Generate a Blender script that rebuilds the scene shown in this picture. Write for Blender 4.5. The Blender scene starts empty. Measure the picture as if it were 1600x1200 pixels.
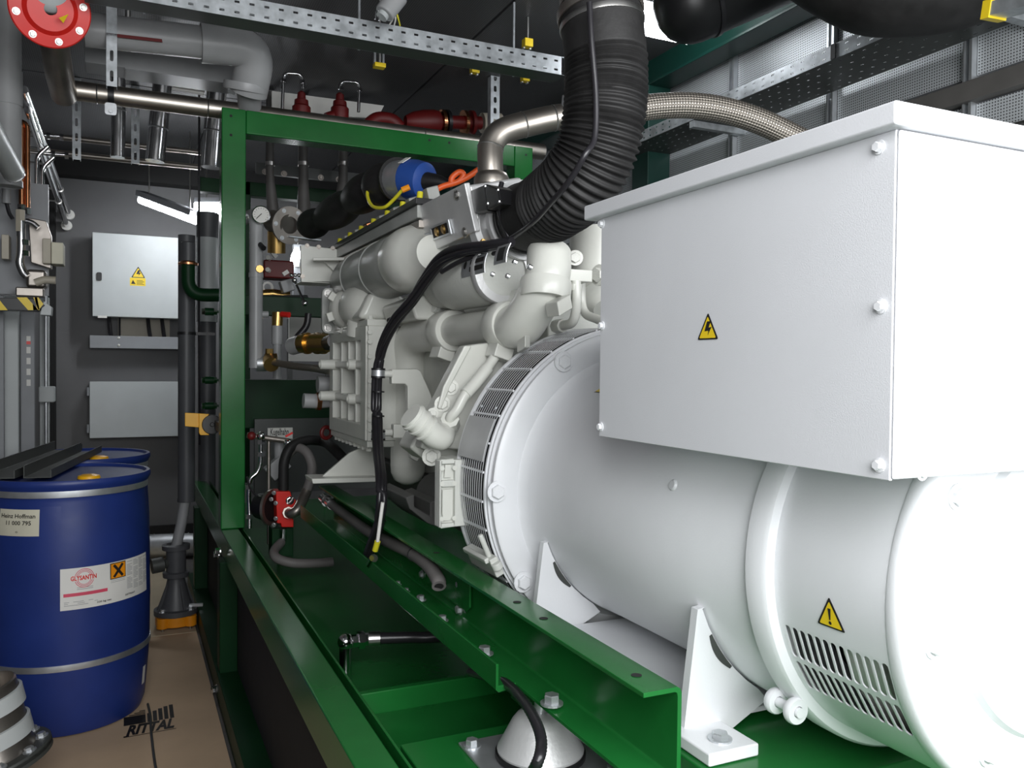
import bpy, bmesh, math, random
from mathutils import Vector as V, Matrix
random.seed(7)
PI = math.pi
sc = bpy.context.scene
COL = sc.collection

# ---------------------------------------------------------------- camera, world, light, exposure
FPX, YAW, HC = 1300.0, math.atan(602/1300), 1.35
PITCH, ROLL = math.atan(27/1300), math.radians(0.55)
fw = V((math.sin(YAW)*math.cos(PITCH), math.cos(YAW)*math.cos(PITCH), -math.sin(PITCH)))
r0 = V((math.cos(YAW), -math.sin(YAW), 0)); u0 = r0.cross(fw)
RT = r0*math.cos(ROLL)+u0*math.sin(ROLL); UP = u0*math.cos(ROLL)-r0*math.sin(ROLL)
CAM = V((0, 0, HC))
cd = bpy.data.cameras.new('camera'); cam = bpy.data.objects.new('camera', cd); COL.objects.link(cam)
cd.sensor_width = 36; cd.lens = FPX*36/1600; cd.clip_start = 0.05
m = Matrix((RT, UP, -fw)).transposed().to_4x4(); m.translation = CAM
cam.matrix_world = m
sc.camera = cam
vs = sc.view_settings
vs.view_transform = 'Standard'; vs.look = 'None'; vs.gamma = 1; vs.use_curve_mapping = False
vs.exposure = 0.0
w = bpy.data.worlds.new('world'); sc.world = w; w.use_nodes = True
w.node_tree.nodes['Background'].inputs[0].default_value = (0.80, 0.90, 1.0, 1)
w.node_tree.nodes['Background'].inputs[1].default_value = 0.12

def area(name, loc, target, sx, sy, power, col=(1, 1, 1)):
    l = bpy.data.lights.new(name, 'AREA'); l.shape = 'RECTANGLE'; l.size = sx; l.size_y = sy
    l.energy = power; l.color = col
    o = bpy.data.objects.new(name, l); COL.objects.link(o); o.location = loc
    o.rotation_euler = (V(target)-V(loc)).to_track_quat('-Z', 'Y').to_euler()
    return o
# daylight through the open container doors behind the photographer
area('daylight_doorway', (0.85, -0.58, 1.85), (0.95, 2.6, 0.15), 2.7, 1.4, 132, (0.97, 0.985, 1.0))
# small flash of the camera
fl = bpy.data.lights.new('camera_flash', 'POINT'); fl.energy = 1.5; fl.shadow_soft_size = 0.02; fl.color = (1, .97, .93)
flo = bpy.data.objects.new('camera_flash', fl); COL.objects.link(flo); flo.location = (-0.05, -0.02, 1.42)

def at(u, v, X=None, Y=None, Z=None, D=None):
    """the world point seen at photograph pixel (u, v) on a given plane"""
    d = fw + RT*((u-800)/FPX) - UP*((v-600)/FPX)
    if D is not None: return CAM + d*D
    for i, k in enumerate((X, Y, Z)):
        if k is not None: return CAM + d*((k-CAM[i])/d[i])
def on_cyl(u, v, R, ax, axis):
    """pixel ray met with a cylinder; axis 'Y' (ax = x, z) or 'Z' (ax = x, y): gives (angle, along)"""
    d = fw + RT*((u-800)/FPX) - UP*((v-600)/FPX)
    i, j, k = (0, 2, 1) if axis == 'Y' else (0, 1, 2)
    ox, oy = CAM[i]-ax[0], CAM[j]-ax[1]
    a = d[i]**2+d[j]**2; b = 2*(ox*d[i]+oy*d[j]); c = ox*ox+oy*oy-R*R
    D = max(b*b-4*a*c, 0); t = (-b-math.sqrt(D))/(2*a); p = CAM+d*t
    return math.atan2(p[j]-ax[1], p[i]-ax[0]), p[k]

# ---------------------------------------------------------------- materials
MAT = {}
def nodes(name):
    mt = bpy.data.materials.new(name); mt.use_nodes = True
    return mt, mt.node_tree.nodes, mt.node_tree.links, mt.node_tree.nodes['Principled BSDF']
def paint(name, col, rough=.45, metal=0.0, var=.08, scale=6.0, bump=0.0, bscale=80.0, spec=.5, coat=0.0, rvar=.12, stretch=(1, 1, 1)):
    mt, N, L, B = nodes(name)
    tc = N.new('ShaderNodeTexCoord'); mp = N.new('ShaderNodeMapping'); mp.inputs['Scale'].default_value = stretch
    L.new(tc.outputs['Object'], mp.inputs['Vector'])
    nz = N.new('ShaderNodeTexNoise'); nz.inputs['Scale'].default_value = scale; nz.inputs['Detail'].default_value = 6
    L.new(mp.outputs['Vector'], nz.inputs['Vector'])
    cr_ = N.new('ShaderNodeValToRGB')
    lo = [max(0, c*(1-var*2)) for c in col]; hi = [min(1, c*(1+var*2)) for c in col]
    cr_.color_ramp.elements[0].color = (*lo, 1); cr_.color_ramp.elements[1].color = (*hi, 1)
    cr_.color_ramp.elements[0].position = .3; cr_.color_ramp.elements[1].position = .7
    L.new(nz.outputs['Fac'], cr_.inputs['Fac']); L.new(cr_.outputs['Color'], B.inputs['Base Color'])
    mr = N.new('ShaderNodeMapRange'); mr.inputs['To Min'].default_value = max(.02, rough-rvar*rough); mr.inputs['To Max'].default_value = min(1, rough+rvar*rough)
    L.new(nz.outputs['Fac'], mr.inputs['Value']); L.new(mr.outputs['Result'], B.inputs['Roughness'])
    B.inputs['Metallic'].default_value = metal; B.inputs['Specular IOR Level'].default_value = spec
    B.inputs['Coat Weight'].default_value = coat; B.inputs['Coat Roughness'].default_value = .15
    if bump:
        n2 = N.new('ShaderNodeTexNoise'); n2.inputs['Scale'].default_value = bscale; n2.inputs['Detail'].default_value = 4
        L.new(mp.outputs['Vector'], n2.inputs['Vector'])
        bp = N.new('ShaderNodeBump'); bp.inputs['Strength'].default_value = bump; bp.inputs['Distance'].default_value = .004
        L.new(n2.outputs['Fac'], bp.inputs['Height']); L.new(bp.outputs['Normal'], B.inputs['Normal'])
    MAT[name] = mt
    return mt
def emit(name, col, s):
    mt, N, L, B = nodes(name)
    B.inputs['Base Color'].default_value = (*col, 1); B.inputs['Emission Color'].default_value = (*col, 1); B.inputs['Emission Strength'].default_value = s
    MAT[name] = mt
def perforated(name, col, hole, axes, k=260.0, rough=.5, metal=.3, thr=.30):
    """sheet metal with a fine staggered grid of punched holes"""
    mt, N, L, B = nodes(name)
    tc = N.new('ShaderNodeTexCoord'); sp = N.new('ShaderNodeSeparateXYZ'); L.new(tc.outputs['Object'], sp.inputs[0])
    a, b = sp.outputs[axes[0]], sp.outputs[axes[1]]
    def mth(op, x, y=None):
        n = N.new('ShaderNodeMath'); n.operation = op
        for i, q in enumerate((x, y)):
            if q is None: continue
            if isinstance(q, (int, float)): n.inputs[i].default_value = q
            else: L.new(q, n.inputs[i])
        return n.outputs[0]
    s1 = mth('SINE', mth('MULTIPLY', mth('ADD', a, b), k)); s2 = mth('SINE', mth('MULTIPLY', mth('SUBTRACT', a, b), k))
    h = mth('GREATER_THAN', mth('MULTIPLY', s1, s2), thr)
    nz = N.new('ShaderNodeTexNoise'); nz.inputs['Scale'].default_value = 3; L.new(tc.outputs['Object'], nz.inputs['Vector'])
    mx0 = N.new('ShaderNodeMix'); mx0.data_type = 'RGBA'; mx0.inputs['A'].default_value = (*[c*.85 for c in col], 1); mx0.inputs['B'].default_value = (*[min(1, c*1.15) for c in col], 1)
    L.new(nz.outputs['Fac'], mx0.inputs['Factor'])
    mx = N.new('ShaderNodeMix'); mx.data_type = 'RGBA'; L.new(h, mx.inputs['Factor']); L.new(mx0.outputs['Result'], mx.inputs['A']); mx.inputs['B'].default_value = (*hole, 1)
    L.new(mx.outputs['Result'], B.inputs['Base Color'])
    inv = mth('SUBTRACT', 1, h); L.new(mth('MULTIPLY', inv, metal), B.inputs['Metallic'])
    B.inputs['Roughness'].default_value = rough
    bp = N.new('ShaderNodeBump'); bp.inputs['Strength'].default_value = .4; bp.inputs['Distance'].default_value = .002; L.new(inv, bp.inputs['Height']); L.new(bp.outputs['Normal'], B.inputs['Normal'])
    MAT[name] = mt
def braided(name, col):
    mt, N, L, B = nodes(name)
    tc = N.new('ShaderNodeTexCoord'); sp = N.new('ShaderNodeSeparateXYZ'); L.new(tc.outputs['UV'], sp.inputs[0])
    def mth(op, x, y=None):
        n = N.new('ShaderNodeMath'); n.operation = op
        for i, q in enumerate((x, y)):
            if q is None: continue
            if isinstance(q, (int, float)): n.inputs[i].default_value = q
            else: L.new(q, n.inputs[i])
        return n.outputs[0]
    a = mth('MULTIPLY', sp.outputs[0], 2*PI*14); b = mth('MULTIPLY', sp.outputs[1], 400.0)
    s = mth('MULTIPLY', mth('SINE', mth('ADD', a, b)), mth('SINE', mth('SUBTRACT', a, b)))
    mr = N.new('ShaderNodeMapRange'); mr.inputs['From Min'].default_value = -.6; mr.inputs['From Max'].default_value = .6; L.new(s, mr.inputs['Value'])
    cr_ = N.new('ShaderNodeValToRGB'); cr_.color_ramp.elements[0].color = (*[c*.25 for c in col], 1); cr_.color_ramp.elements[1].color = (*col, 1)
    L.new(mr.outputs['Result'], cr_.inputs['Fac']); L.new(cr_.outputs['Color'], B.inputs['Base Color'])
    B.inputs['Metallic'].default_value = .8; B.inputs['Roughness'].default_value = .38
    bp = N.new('ShaderNodeBump'); bp.inputs['Strength'].default_value = .7; bp.inputs['Distance'].default_value = .003; L.new(mr.outputs['Result'], bp.inputs['Height']); L.new(bp.outputs['Normal'], B.inputs['Normal'])
    MAT[name] = mt

paint('alt_white', (.76, .77, .79), .34, var=.015, bump=.05, bscale=250, rvar=.1)
paint('box_white', (.70, .71, .735), .40, var=.012, bump=.10, bscale=600)
paint('engine_white', (.66, .665, .615), .30, var=.04, bump=.08, bscale=60)
paint('cast_white', (.60, .61, .57), .42, var=.05, bump=.25, bscale=120)
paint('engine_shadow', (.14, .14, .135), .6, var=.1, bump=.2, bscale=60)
paint('manifold_grey', (.36, .37, .35), .38, var=.08, bump=.1, bscale=30)
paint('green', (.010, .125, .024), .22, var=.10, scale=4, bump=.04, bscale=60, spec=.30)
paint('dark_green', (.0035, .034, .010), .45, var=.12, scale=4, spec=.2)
paint('teal_green', (.004, .036, .027), .4)
paint('steel', (.55, .54, .52), .30, 1.0, var=.05, bump=.05, bscale=40)
paint('foil', (.70, .70, .71), .20, 1.0, var=.04)
paint('stainless', (.50, .46, .41), .38, 1.0, var=.06, scale=9, stretch=(1, 1, 1))
paint('dull_steel', (.34, .31, .28), .38, .9, var=.12, scale=8)
paint('zinc', (.62, .64, .66), .42, .85, var=.08, scale=14)
paint('galv', (.50, .53, .55), .42, .7, var=.14, scale=22)
paint('chrome', (.75, .75, .76), .12, 1.0, var=.02)
paint('aluminium', (.68, .68, .68), .40, .4, var=.05, bump=.15, bscale=140)
paint('brass', (.62, .40, .14), .28, 1.0, var=.1)
paint('copper', (.62, .27, .13), .25, 1.0, var=.12)
paint('rubber', (.014, .0135, .0135), .58, var=.15, scale=20, bump=.15, bscale=90, spec=.35)
paint('black', (.010, .010, .011), .40, var=.1)
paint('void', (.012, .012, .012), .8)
paint('cable', (.018, .017, .02), .32, var=.1)
paint('hose_grey', (.16, .15, .145), .6, var=.08, bump=.1)
paint('blue_drum', (.014, .034, .185), .42, var=.07, scale=5, bump=.12, bscale=25)
paint('yellow', (.85, .43, .004), .4, var=.04)
paint('label_yellow', (.86, .62, .02), .4, var=.02)
paint('orange', (.85, .30, .01), .4)
paint('red', (.74, .022, .016), .36, var=.06)
paint('dark_red', (.13, .006, .006), .5, var=.08)
paint('pink_red', (.70, .08, .14), .5)
paint('paper', (.78, .77, .73), .6, var=.03)
paint('paper_cream', (.66, .63, .50), .6, var=.05)
paint('print_black', (.015, .013, .012), .6)
paint('print_grey', (.42, .42, .42), .6)
paint('blue', (.02, .07, .30), .4)
paint('plate_grey', (.50, .505, .51), .4)
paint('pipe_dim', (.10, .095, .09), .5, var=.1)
paint('pvc_grey', (.30, .305, .31), .40, var=.04)
paint('pvc_dark', (.085, .088, .095), .45, var=.06)
paint('pipe_grey', (.36, .365, .37), .38, var=.06)
paint('cabinet', (.50, .53, .53), .42, var=.02, bump=.08, bscale=500)
paint('panel_grey', (.26, .27, .285), .45, var=.04)
paint('wall_grey', (.14, .14, .142), .6, var=.05, scale=3)
paint('beige', (.46, .42, .34), .5, var=.05)
paint('floor', (.085, .08, .075), .55, var=.2)
paint('cardboard', (.58, .42, .275), .75, var=.06, scale=3, bump=.1, bscale=30)
paint('cardboard_far', (.56, .47, .33), .75, var=.06, scale=3)
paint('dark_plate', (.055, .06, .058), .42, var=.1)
paint('profile_dark', (.075, .08, .075), .5, .3, var=.1)
paint('orange_wire', (.75, .11, .02), .4)
paint('yellow_wire', (.72, .66, .03), .4)
perforated('perf_wall', (.58, .61, .63), (.06, .06, .065), (1, 2), k=330, thr=.42)
perforated('perf_ceiling', (.11, .11, .115), (.02, .02, .02), (0, 1), k=330, thr=.35)
braided('braid', (.52, .47, .41))
emit('tube_light', (.93, .96, 1.0), 60.0)
emit('lamp_light', (.93, .96, 1.0), 26.0)

# ---------------------------------------------------------------- mesh tools
def frame(d):
    d = d.normalized(); a = V((0, 0, 1)) if abs(d.z) < .9 else V((1, 0, 0))
    x = a.cross(d).normalized(); return x, d.cross(x), d
def cr(pts, n=8, closed=False):
    """Catmull-Rom through the points"""
    pts = [V(p) for p in pts]; out = []
    q = [pts[0]*2-pts[1]]+pts+[pts[-1]*2-pts[-2]]
    for i in range(1, len(q)-2):
        a, b, c, d = q[i-1], q[i], q[i+1], q[i+2]
        for k in range(n):
            t = k/n
            out.append(.5*((2*b)+(c-a)*t+(2*a-5*b+4*c-d)*t*t+(3*b-a-3*c+d)*t**3))
    out.append(pts[-1]); return out
def fillet(pts, r, n=6):
    """polyline with rounded corners (pipe bends)"""
    pts = [V(p) for p in pts]; out = [pts[0]]
    for a, b, c in zip(pts, pts[1:], pts[2:]):
        d1, d2 = (a-b), (c-b); k = min(r, d1.length*.49, d2.length*.49)
        p, q = b+d1.normalized()*k, b+d2.normalized()*k
        for i in range(n+1):
            t = i/n; out.append(p*(1-t)**2+b*2*t*(1-t)+q*t*t)
    out.append(pts[-1]); return out
class M:
    def __init__(s): s.v = []; s.f = []; s.uv = {}
    def add(s, vs_, fs, uv=None):
        o = len(s.v); s.v += [V(p) for p in vs_]
        for i, f in enumerate(fs):
            if uv: s.uv[len(s.f)] = uv[i]
            s.f.append([o+k for k in f])
        return s
    def box(s, a, b):
        x0, x1 = sorted((a[0], b[0])); y0, y1 = sorted((a[1], b[1])); z0, z1 = sorted((a[2], b[2]))
        return s.add([(x0, y0, z0), (x1, y0, z0), (x1, y1, z0), (x0, y1, z0), (x0, y0, z1), (x1, y0, z1), (x1, y1, z1), (x0, y1, z1)],
                     [(0, 3, 2, 1), (4, 5, 6, 7), (0, 1, 5, 4), (1, 2, 6, 5), (2, 3, 7, 6), (3, 0, 4, 7)])
    def obox(s, c, ax, ay, az):
        """box from centre and three half-extent vectors"""
        c, ax, ay, az = V(c), V(ax), V(ay), V(az)
        P_ = [c+ax*i+ay*j+az*k for k in (-1, 1) for j, i in ((-1, -1), (-1, 1), (1, 1), (1, -1))]
        return s.add(P_, [(0, 3, 2, 1), (4, 5, 6, 7), (0, 1, 5, 4), (1, 2, 6, 5), (2, 3, 7, 6), (3, 0, 4, 7)])
    def bar(s, p, q, wx, wz, up=(0, 0, 1)):
        p, q = V(p), V(q); d = (q-p); x = d.cross(V(up)).normalized(); z = x.cross(d).normalized()
        return s.obox((p+q)/2, x*wx/2, d/2, z*wz/2)
    def prism(s, poly, vec):
        n = len(poly); poly = [V(p) for p in poly]; vec = V(vec)
        return s.add(poly+[p+vec for p in poly], [tuple(range(n))[::-1], tuple(range(n, 2*n))]+[(i, (i+1) % n, n+(i+1) % n, n+i) for i in range(n)])
    def rev(s, prof, p, d, n=32, a0=0, a1=2*PI, x=None):
        """surface of revolution: prof = (radius, along) pairs"""
        X, Y_, D_ = frame(V(d))
        if x is not None: X = V(x); Y_ = D_.cross(X)
        p = V(p); full = abs(a1-a0-2*PI) < 1e-6; k = n if full else n+1
        vs_ = [p+D_*t+(X*math.cos(a0+(a1-a0)*i/n)+Y_*math.sin(a0+(a1-a0)*i/n))*r for r, t in prof for i in range(k)]
        fs = [(j*k+i, j*k+(i+1) % k, (j+1)*k+(i+1) % k, (j+1)*k+i) for j in range(len(prof)-1) for i in range(n)]
        return s.add(vs_, fs)
    def cyl(s, p, q, r, r1=None, n=24):
        p, q = V(p), V(q); r1 = r if r1 is None else r1; L_ = (q-p).length
        return s.rev([(1e-5, 0), (r, 0), (r1, L_), (1e-5, L_)], p, q-p, n)
    def pipe(s, p, q, ro, ri, n=32):
        L_ = (V(q)-V(p)).length
        return s.rev([(ri, 0), (ro, 0), (ro, L_), (ri, L_), (ri, 0)], p, V(q)-V(p), n)
    def sphere(s, c, r, n=16, sz=1.0, d=(0, 0, 1)):
        return s.rev([(max(1e-5, r*math.cos(a)), r*sz*math.sin(a)) for a in [(-.5+i/10)*PI for i in range(11)]], c, d, n)
    def tube(s, pts, r, n=12, cap=True):
        pts = [V(p) for p in pts]; N_ = len(pts); rs = r if isinstance(r, (list, tuple)) else [r]*N_
        tg = [(pts[min(i+1, N_-1)]-pts[max(i-1, 0)]).normalized() for i in range(N_)]
        x = frame(tg[0])[0]; vs_ = []; ln = [0]
        for i in range(N_):
            if i: ln.append(ln[-1]+(pts[i]-pts[i-1]).length)
            x = (x-tg[i]*x.dot(tg[i])).normalized(); y = tg[i].cross(x)
            vs_ += [pts[i]+(x*math.cos(2*PI*k/n)+y*math.sin(2*PI*k/n))*rs[i] for k in range(n)]
        fs = []; uv = []
        for j in range(N_-1):
            for i in range(n):
                fs.append((j*n+i, j*n+(i+1) % n, (j+1)*n+(i+1) % n, (j+1)*n+i))
                uv.append([(i/n, ln[j]), ((i+1)/n, ln[j]), ((i+1)/n, ln[j+1]), (i/n, ln[j+1])])
        if cap:
            fs += [tuple(range(n))[::-1], tuple(range((N_-1)*n, N_*n))]; uv += [[(0, 0)]*n]*2
        return s.add(vs_, fs, uv)
    def slots(s, nx, ny, cw, ch, sw, sh, fn, rnd=True, n=4, skip=None):
        """plate of nx x ny cells, each with one slot; fn(a, b) gives the 3-D point of plate coordinates"""
        for j in range(ny):
            for i in range(nx):
                cx, cy = (i+.5)*cw, (j+.5)*ch
                if skip and skip(i, j):
                    s.add([fn(cx-cw/2, cy-ch/2), fn(cx+cw/2, cy-ch/2), fn(cx+cw/2, cy+ch/2), fn(cx-cw/2, cy+ch/2)], [(0, 1, 2, 3)]); continue
                r = min(sw, sh)/2*(.98 if rnd else .3); inn = []
                for q, (sx, sy) in enumerate(((1, 1), (-1, 1), (-1, -1), (1, -1))):
                    for k in range(n+1):
                        a = (q+k/n)*PI/2; inn.append((sx*(sw/2-r)+r*math.cos(a), sy*(sh/2-r)+r*math.sin(a)))
                out = []
                for q, (sx, sy) in enumerate(((1, 1), (-1, 1), (-1, -1), (1, -1))):
                    for k in range(n+1):
                        a = (k/n)
                        if q == 0: p = (cw/2, ch/2*2*a) if a < .5 else (cw/2*(2-2*a), ch/2)
                        elif q == 1: p = (-cw/2*2*a, ch/2) if a < .5 else (-cw/2, ch/2*(2-2*a))
                        elif q == 2: p = (-cw/2, -ch/2*2*a) if a < .5 else (-cw/2*(2-2*a), -ch/2)
                        else: p = (cw/2*2*a, -ch/2) if a < .5 else (cw/2, -ch/2*(2-2*a))
                        out.append(p)
                t = len(inn)
                s.add([fn(cx+p[0], cy+p[1]) for p in out]+[fn(cx+p[0], cy+p[1]) for p in inn], [(k, (k+1) % t, t+(k+1) % t, t+k) for k in range(t)])
        return s
    def xf(s, fn):
        s.v = [V(fn(p)) for p in s.v]; return s

def base_of(o):
    l = V((0, 0, 0))
    while o is not None: l += V(o.location); o = o.parent
    return l
def tags(o, label=None, cat=None, group=None, kind=None):
    for k, v_ in (('label', label), ('category', cat), ('group', group), ('kind', kind)):
        if v_: o[k] = v_
def obj(name, mb, mat, parent=None, bevel=0.0, solid=0.0, sharp=38, label=None, cat=None, group=None, kind=None, seg=2):
    me = bpy.data.meshes.new(name); vs_ = mb.v
    if parent is None:
        lo = [min(p[i] for p in vs_) for i in range(3)]; hi = [max(p[i] for p in vs_) for i in range(3)]
        org = V(((lo[0]+hi[0])/2, (lo[1]+hi[1])/2, lo[2]))
    else: org = base_of(parent)
    me.from_pydata([tuple(p-org) for p in vs_], [], mb.f)
    if mb.uv:
        ul = me.uv_layers.new(name='UVMap')
        for fi, uvs in mb.uv.items():
            pl = me.polygons[fi]
            for k, li in enumerate(pl.loop_indices): ul.data[li].uv = uvs[k]
    bm = bmesh.new(); bm.from_mesh(me)
    if solid or not mb.uv: bmesh.ops.remove_doubles(bm, verts=bm.verts, dist=2e-5)
    bmesh.ops.recalc_face_normals(bm, faces=bm.faces); bm.to_mesh(me); bm.free()
    me.shade_smooth(); me.set_sharp_from_angle(angle=math.radians(sharp))
    me.materials.append(MAT[mat])
    o = bpy.data.objects.new(name, me); COL.objects.link(o)
    if parent is None: o.location = org
    else: o.parent = parent
    if solid:
        md = o.modifiers.new('thickness', 'SOLIDIFY'); md.thickness = solid; md.offset = 0
        md = o.modifiers.new('split', 'EDGE_SPLIT'); md.split_angle = math.radians(35)
    if bevel:
        md = o.modifiers.new('edges', 'BEVEL'); md.width = bevel; md.segments = seg; md.limit_method = 'ANGLE'; md.angle_limit = math.radians(35)
        md.harden_normals = True
    tags(o, label, cat, group, kind)
    return o
def thing(name, loc, label, cat, group=None, kind=None):
    o = bpy.data.objects.new(name, None); COL.objects.link(o); o.location = V(loc); o.empty_display_size = .05
    tags(o, label, cat, group, kind); return o
_bm = {}
def bolt(parent, p, d, r=.012, mat='zinc', h=.8, name='bolt', hexn=6, washer=True):
    key = (mat, h, hexn, washer)
    if key not in _bm:
        mb = M()
        if washer: mb.rev([(1e-5, 0), (1.45, 0), (1.45, .22), (1e-5, .22)], (0, 0, 0), (0, 0, 1), 16)
        mb.rev([(1e-5, .2), (1.0, .2), (1.0, h-.12), (.88, h), (1e-5, h)], (0, 0, 0), (0, 0, 1), hexn)
        me = bpy.data.meshes.new('bolt'); me.from_pydata([tuple(q) for q in mb.v], [], mb.f)
        bm = bmesh.new(); bm.from_mesh(me); bmesh.ops.remove_doubles(bm, verts=bm.verts, dist=1e-4); bmesh.ops.recalc_face_normals(bm, faces=bm.faces); bm.to_mesh(me); bm.free()
        me.materials.append(MAT[mat]); _bm[key] = me
    o = bpy.data.objects.new(name, _bm[key]); COL.objects.link(o)
    x, y, z = frame(V(d)); mm = Matrix((x, y, z)).transposed().to_4x4()
    o.rotation_euler = mm.to_euler(); o.scale = (r, r, r)
    o.location = V(p)-base_of(parent); o.parent = parent
    return o
def lettering(parent, s, fn, size, mat, name='lettering', thick=0.0, shear=0.0, bold=0.0, align='LEFT', sx=1.0):
    """letters as thin geometry; fn(a, b) maps text-plane metres to a 3-D point"""
    cu = bpy.data.curves.new('t', 'FONT'); cu.body = s; cu.size = size; cu.align_x = align; cu.shear = shear; cu.offset = bold; cu.resolution_u = 2
    cu.fill_mode = 'FRONT'
    t = bpy.data.objects.new('t', cu); COL.objects.link(t)
    dg = bpy.context.evaluated_depsgraph_get(); dg.update()
    me0 = bpy.data.meshes.new_from_object(t.evaluated_get(dg))
    mb = M(); mb.add([fn(v_.co.x*sx, v_.co.y) for v_ in me0.vertices], [tuple(p.vertices) for p in me0.polygons])
    bpy.data.objects.remove(t); bpy.data.curves.remove(cu); bpy.data.meshes.remove(me0)
    return obj(name, mb, mat, parent)
def plane_fn(o, x, y):
    o, x, y = V(o), V(x).normalized(), V(y).normalized()
    return lambda a, b: o+x*a+y*b
def patch(fn, a0, a1, b0, b1, n=1, k=1):
    mb = M(); vs_ = [fn(a0+(a1-a0)*i/n, b0+(b1-b0)*j/k) for j in range(k+1) for i in range(n+1)]
    return mb.add(vs_, [(j*(n+1)+i, j*(n+1)+i+1, (j+1)*(n+1)+i+1, (j+1)*(n+1)+i) for j in range(k) for i in range(n)])
def flat(fn, poly):
    return M().add([fn(*p) for p in poly], [tuple(range(len(poly)))])
def lift(fn, nrm, h):
    return lambda a, b: fn(a, b)+V(nrm(a, b) if callable(nrm) else nrm)*h
def round_poly(poly, r, n=4):
    out = []
    k = len(poly)
    for i in range(k):
        a, b, c = V(poly[i-1]), V(poly[i]), V(poly[(i+1) % k])
        p, q = b+(a-b).normalized()*r, b+(c-b).normalized()*r
        for j in range(n+1):
            t = j/n; z = p*(1-t)**2+b*2*t*(1-t)+q*t*t; out.append((z.x, z.y))
    return out
BOLT_SIGN = [(-.02, .62), (.16, .62), (.06, .38), (.2, .40), (.02, .08), (.05, .26), (-.14, .24)]
def warning(parent, fn, nrm, wd, ht, symbol):
    """yellow triangle sign with a black border; symbol: 'flash' or 'mark'"""
    tri = [(-wd/2, 0), (wd/2, 0), (0, ht)]
    o = obj('warning_sign', flat(lift(fn, nrm, .0006), round_poly(tri, wd*.08)), 'print_black', parent, label='black bordered yellow warning triangle')
    inner = [(-wd*.40, ht*.055), (wd*.40, ht*.055), (0, ht*.86)]
    obj('sign_face', flat(lift(fn, nrm, .0010), round_poly(inner, wd*.06)), 'label_yellow', o)
    f2 = lift(fn, nrm, .0014)
    if symbol == 'flash':
        obj('lightning_symbol', flat(f2, [(x*wd, y*ht*.95+ht*.08) for x, y in BOLT_SIGN]), 'print_black', o)
    else:
        mb = flat(f2, round_poly([(-.055*wd, ht*.63), (.055*wd, ht*.63), (.022*wd, ht*.26), (-.022*wd, ht*.26)], .012*wd))
        mb.add([f2(.05*wd*math.cos(a), ht*.17+.05*wd*math.sin(a)) for a in [k*PI/6 for k in range(12)]], [tuple(range(12))])
        obj('exclamation_symbol', mb, 'print_black', o)
    return o
# ---------------------------------------------------------------- the container (setting)
XL, XR, YB, ZC = -.56, 2.46, 6.95, 2.86
obj('floor', M().box((XL-.1, -1.6, -.08), (XR+.1, YB+.1, 0)), 'floor', kind='structure')
obj('ceiling', M().box((XL-.1, -1.6, ZC+.02), (XR+.1, YB+.1, ZC+.1)), 'panel_grey', kind='structure')
ceil = bpy.data.objects['ceiling']
for i, (y0, y1) in enumerate(((-1.6, .2), (.2, 1.4), (1.4, 2.6), (2.6, 3.8), (3.8, 5.0), (5.0, 6.95))):
    for x0, x1 in ((XL, .45), (.45, 1.45), (1.45, XR-.12)):
        obj('perforated_panel', M().box((x0+.006, y0+.006, ZC), (x1-.006, y1-.006, ZC+.022)), 'perf_ceiling', ceil)
wl = obj('wall_left', M().box((XL-.1, -1.6, 0), (XL, YB+.1, ZC+.02)), 'wall_grey', kind='structure')
wb = obj('wall_back', M().box((XL, YB, 0), (XR, YB+.1, ZC+.02)), 'wall_grey', kind='structure')
wr = obj('wall_right', M().box((XR+.02, -1.6, 0), (XR+.1, YB+.1, ZC+.02)), 'panel_grey', kind='structure')
yy = [-1.05+.575*i for i in range(14)]
for a, b in zip(yy, yy[1:]):
    for z0, z1 in ((1.0, 2.20), (2.29, ZC-.06)):
        obj('perforated_panel', M().box((XR-.004, a+.022, z0), (XR+.02, b-.022, z1)), 'perf_wall', wr)
for a in yy:
    mb = M().box((XR-.028, a-.020, 0), (XR+.02, a-.010, ZC)).box((XR-.028, a+.006, 0), (XR+.02, a+.012, ZC)).box((XR-.006, a-.012, 0), (XR+.02, a+.008, ZC))
    obj('profile', mb, 'zinc', wr)
obj('rail', M().box((XR-.045, -1.6, 2.205), (XR, YB, 2.27)), 'pipe_dim', wr, bevel=.004)
obj('rail', M().tube([(XR-.06, -1.5, 2.08), (XR-.06, 6.9, 2.08)], .012), 'steel', wr)
obj('trim_1', M().box((XR-.13, -1.6, ZC-.12), (XR-.03, YB, ZC)).box((XR-.16, -1.6, ZC-.135), (XR-.03, YB, ZC-.12)), 'teal_green', kind='structure', bevel=.004)
obj('trim_2', M().box((XR-.16, 3.42, 0), (XR-.03, 3.56, ZC-.13)), 'teal_green', kind='structure', bevel=.004)
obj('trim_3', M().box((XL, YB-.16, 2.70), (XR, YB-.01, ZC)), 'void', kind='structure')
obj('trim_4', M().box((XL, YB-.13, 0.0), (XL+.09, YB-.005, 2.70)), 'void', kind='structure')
obj('baseboard_back', M().box((XL, YB-.03, 0), (XR, YB, .10)), 'void', kind='structure')

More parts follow.
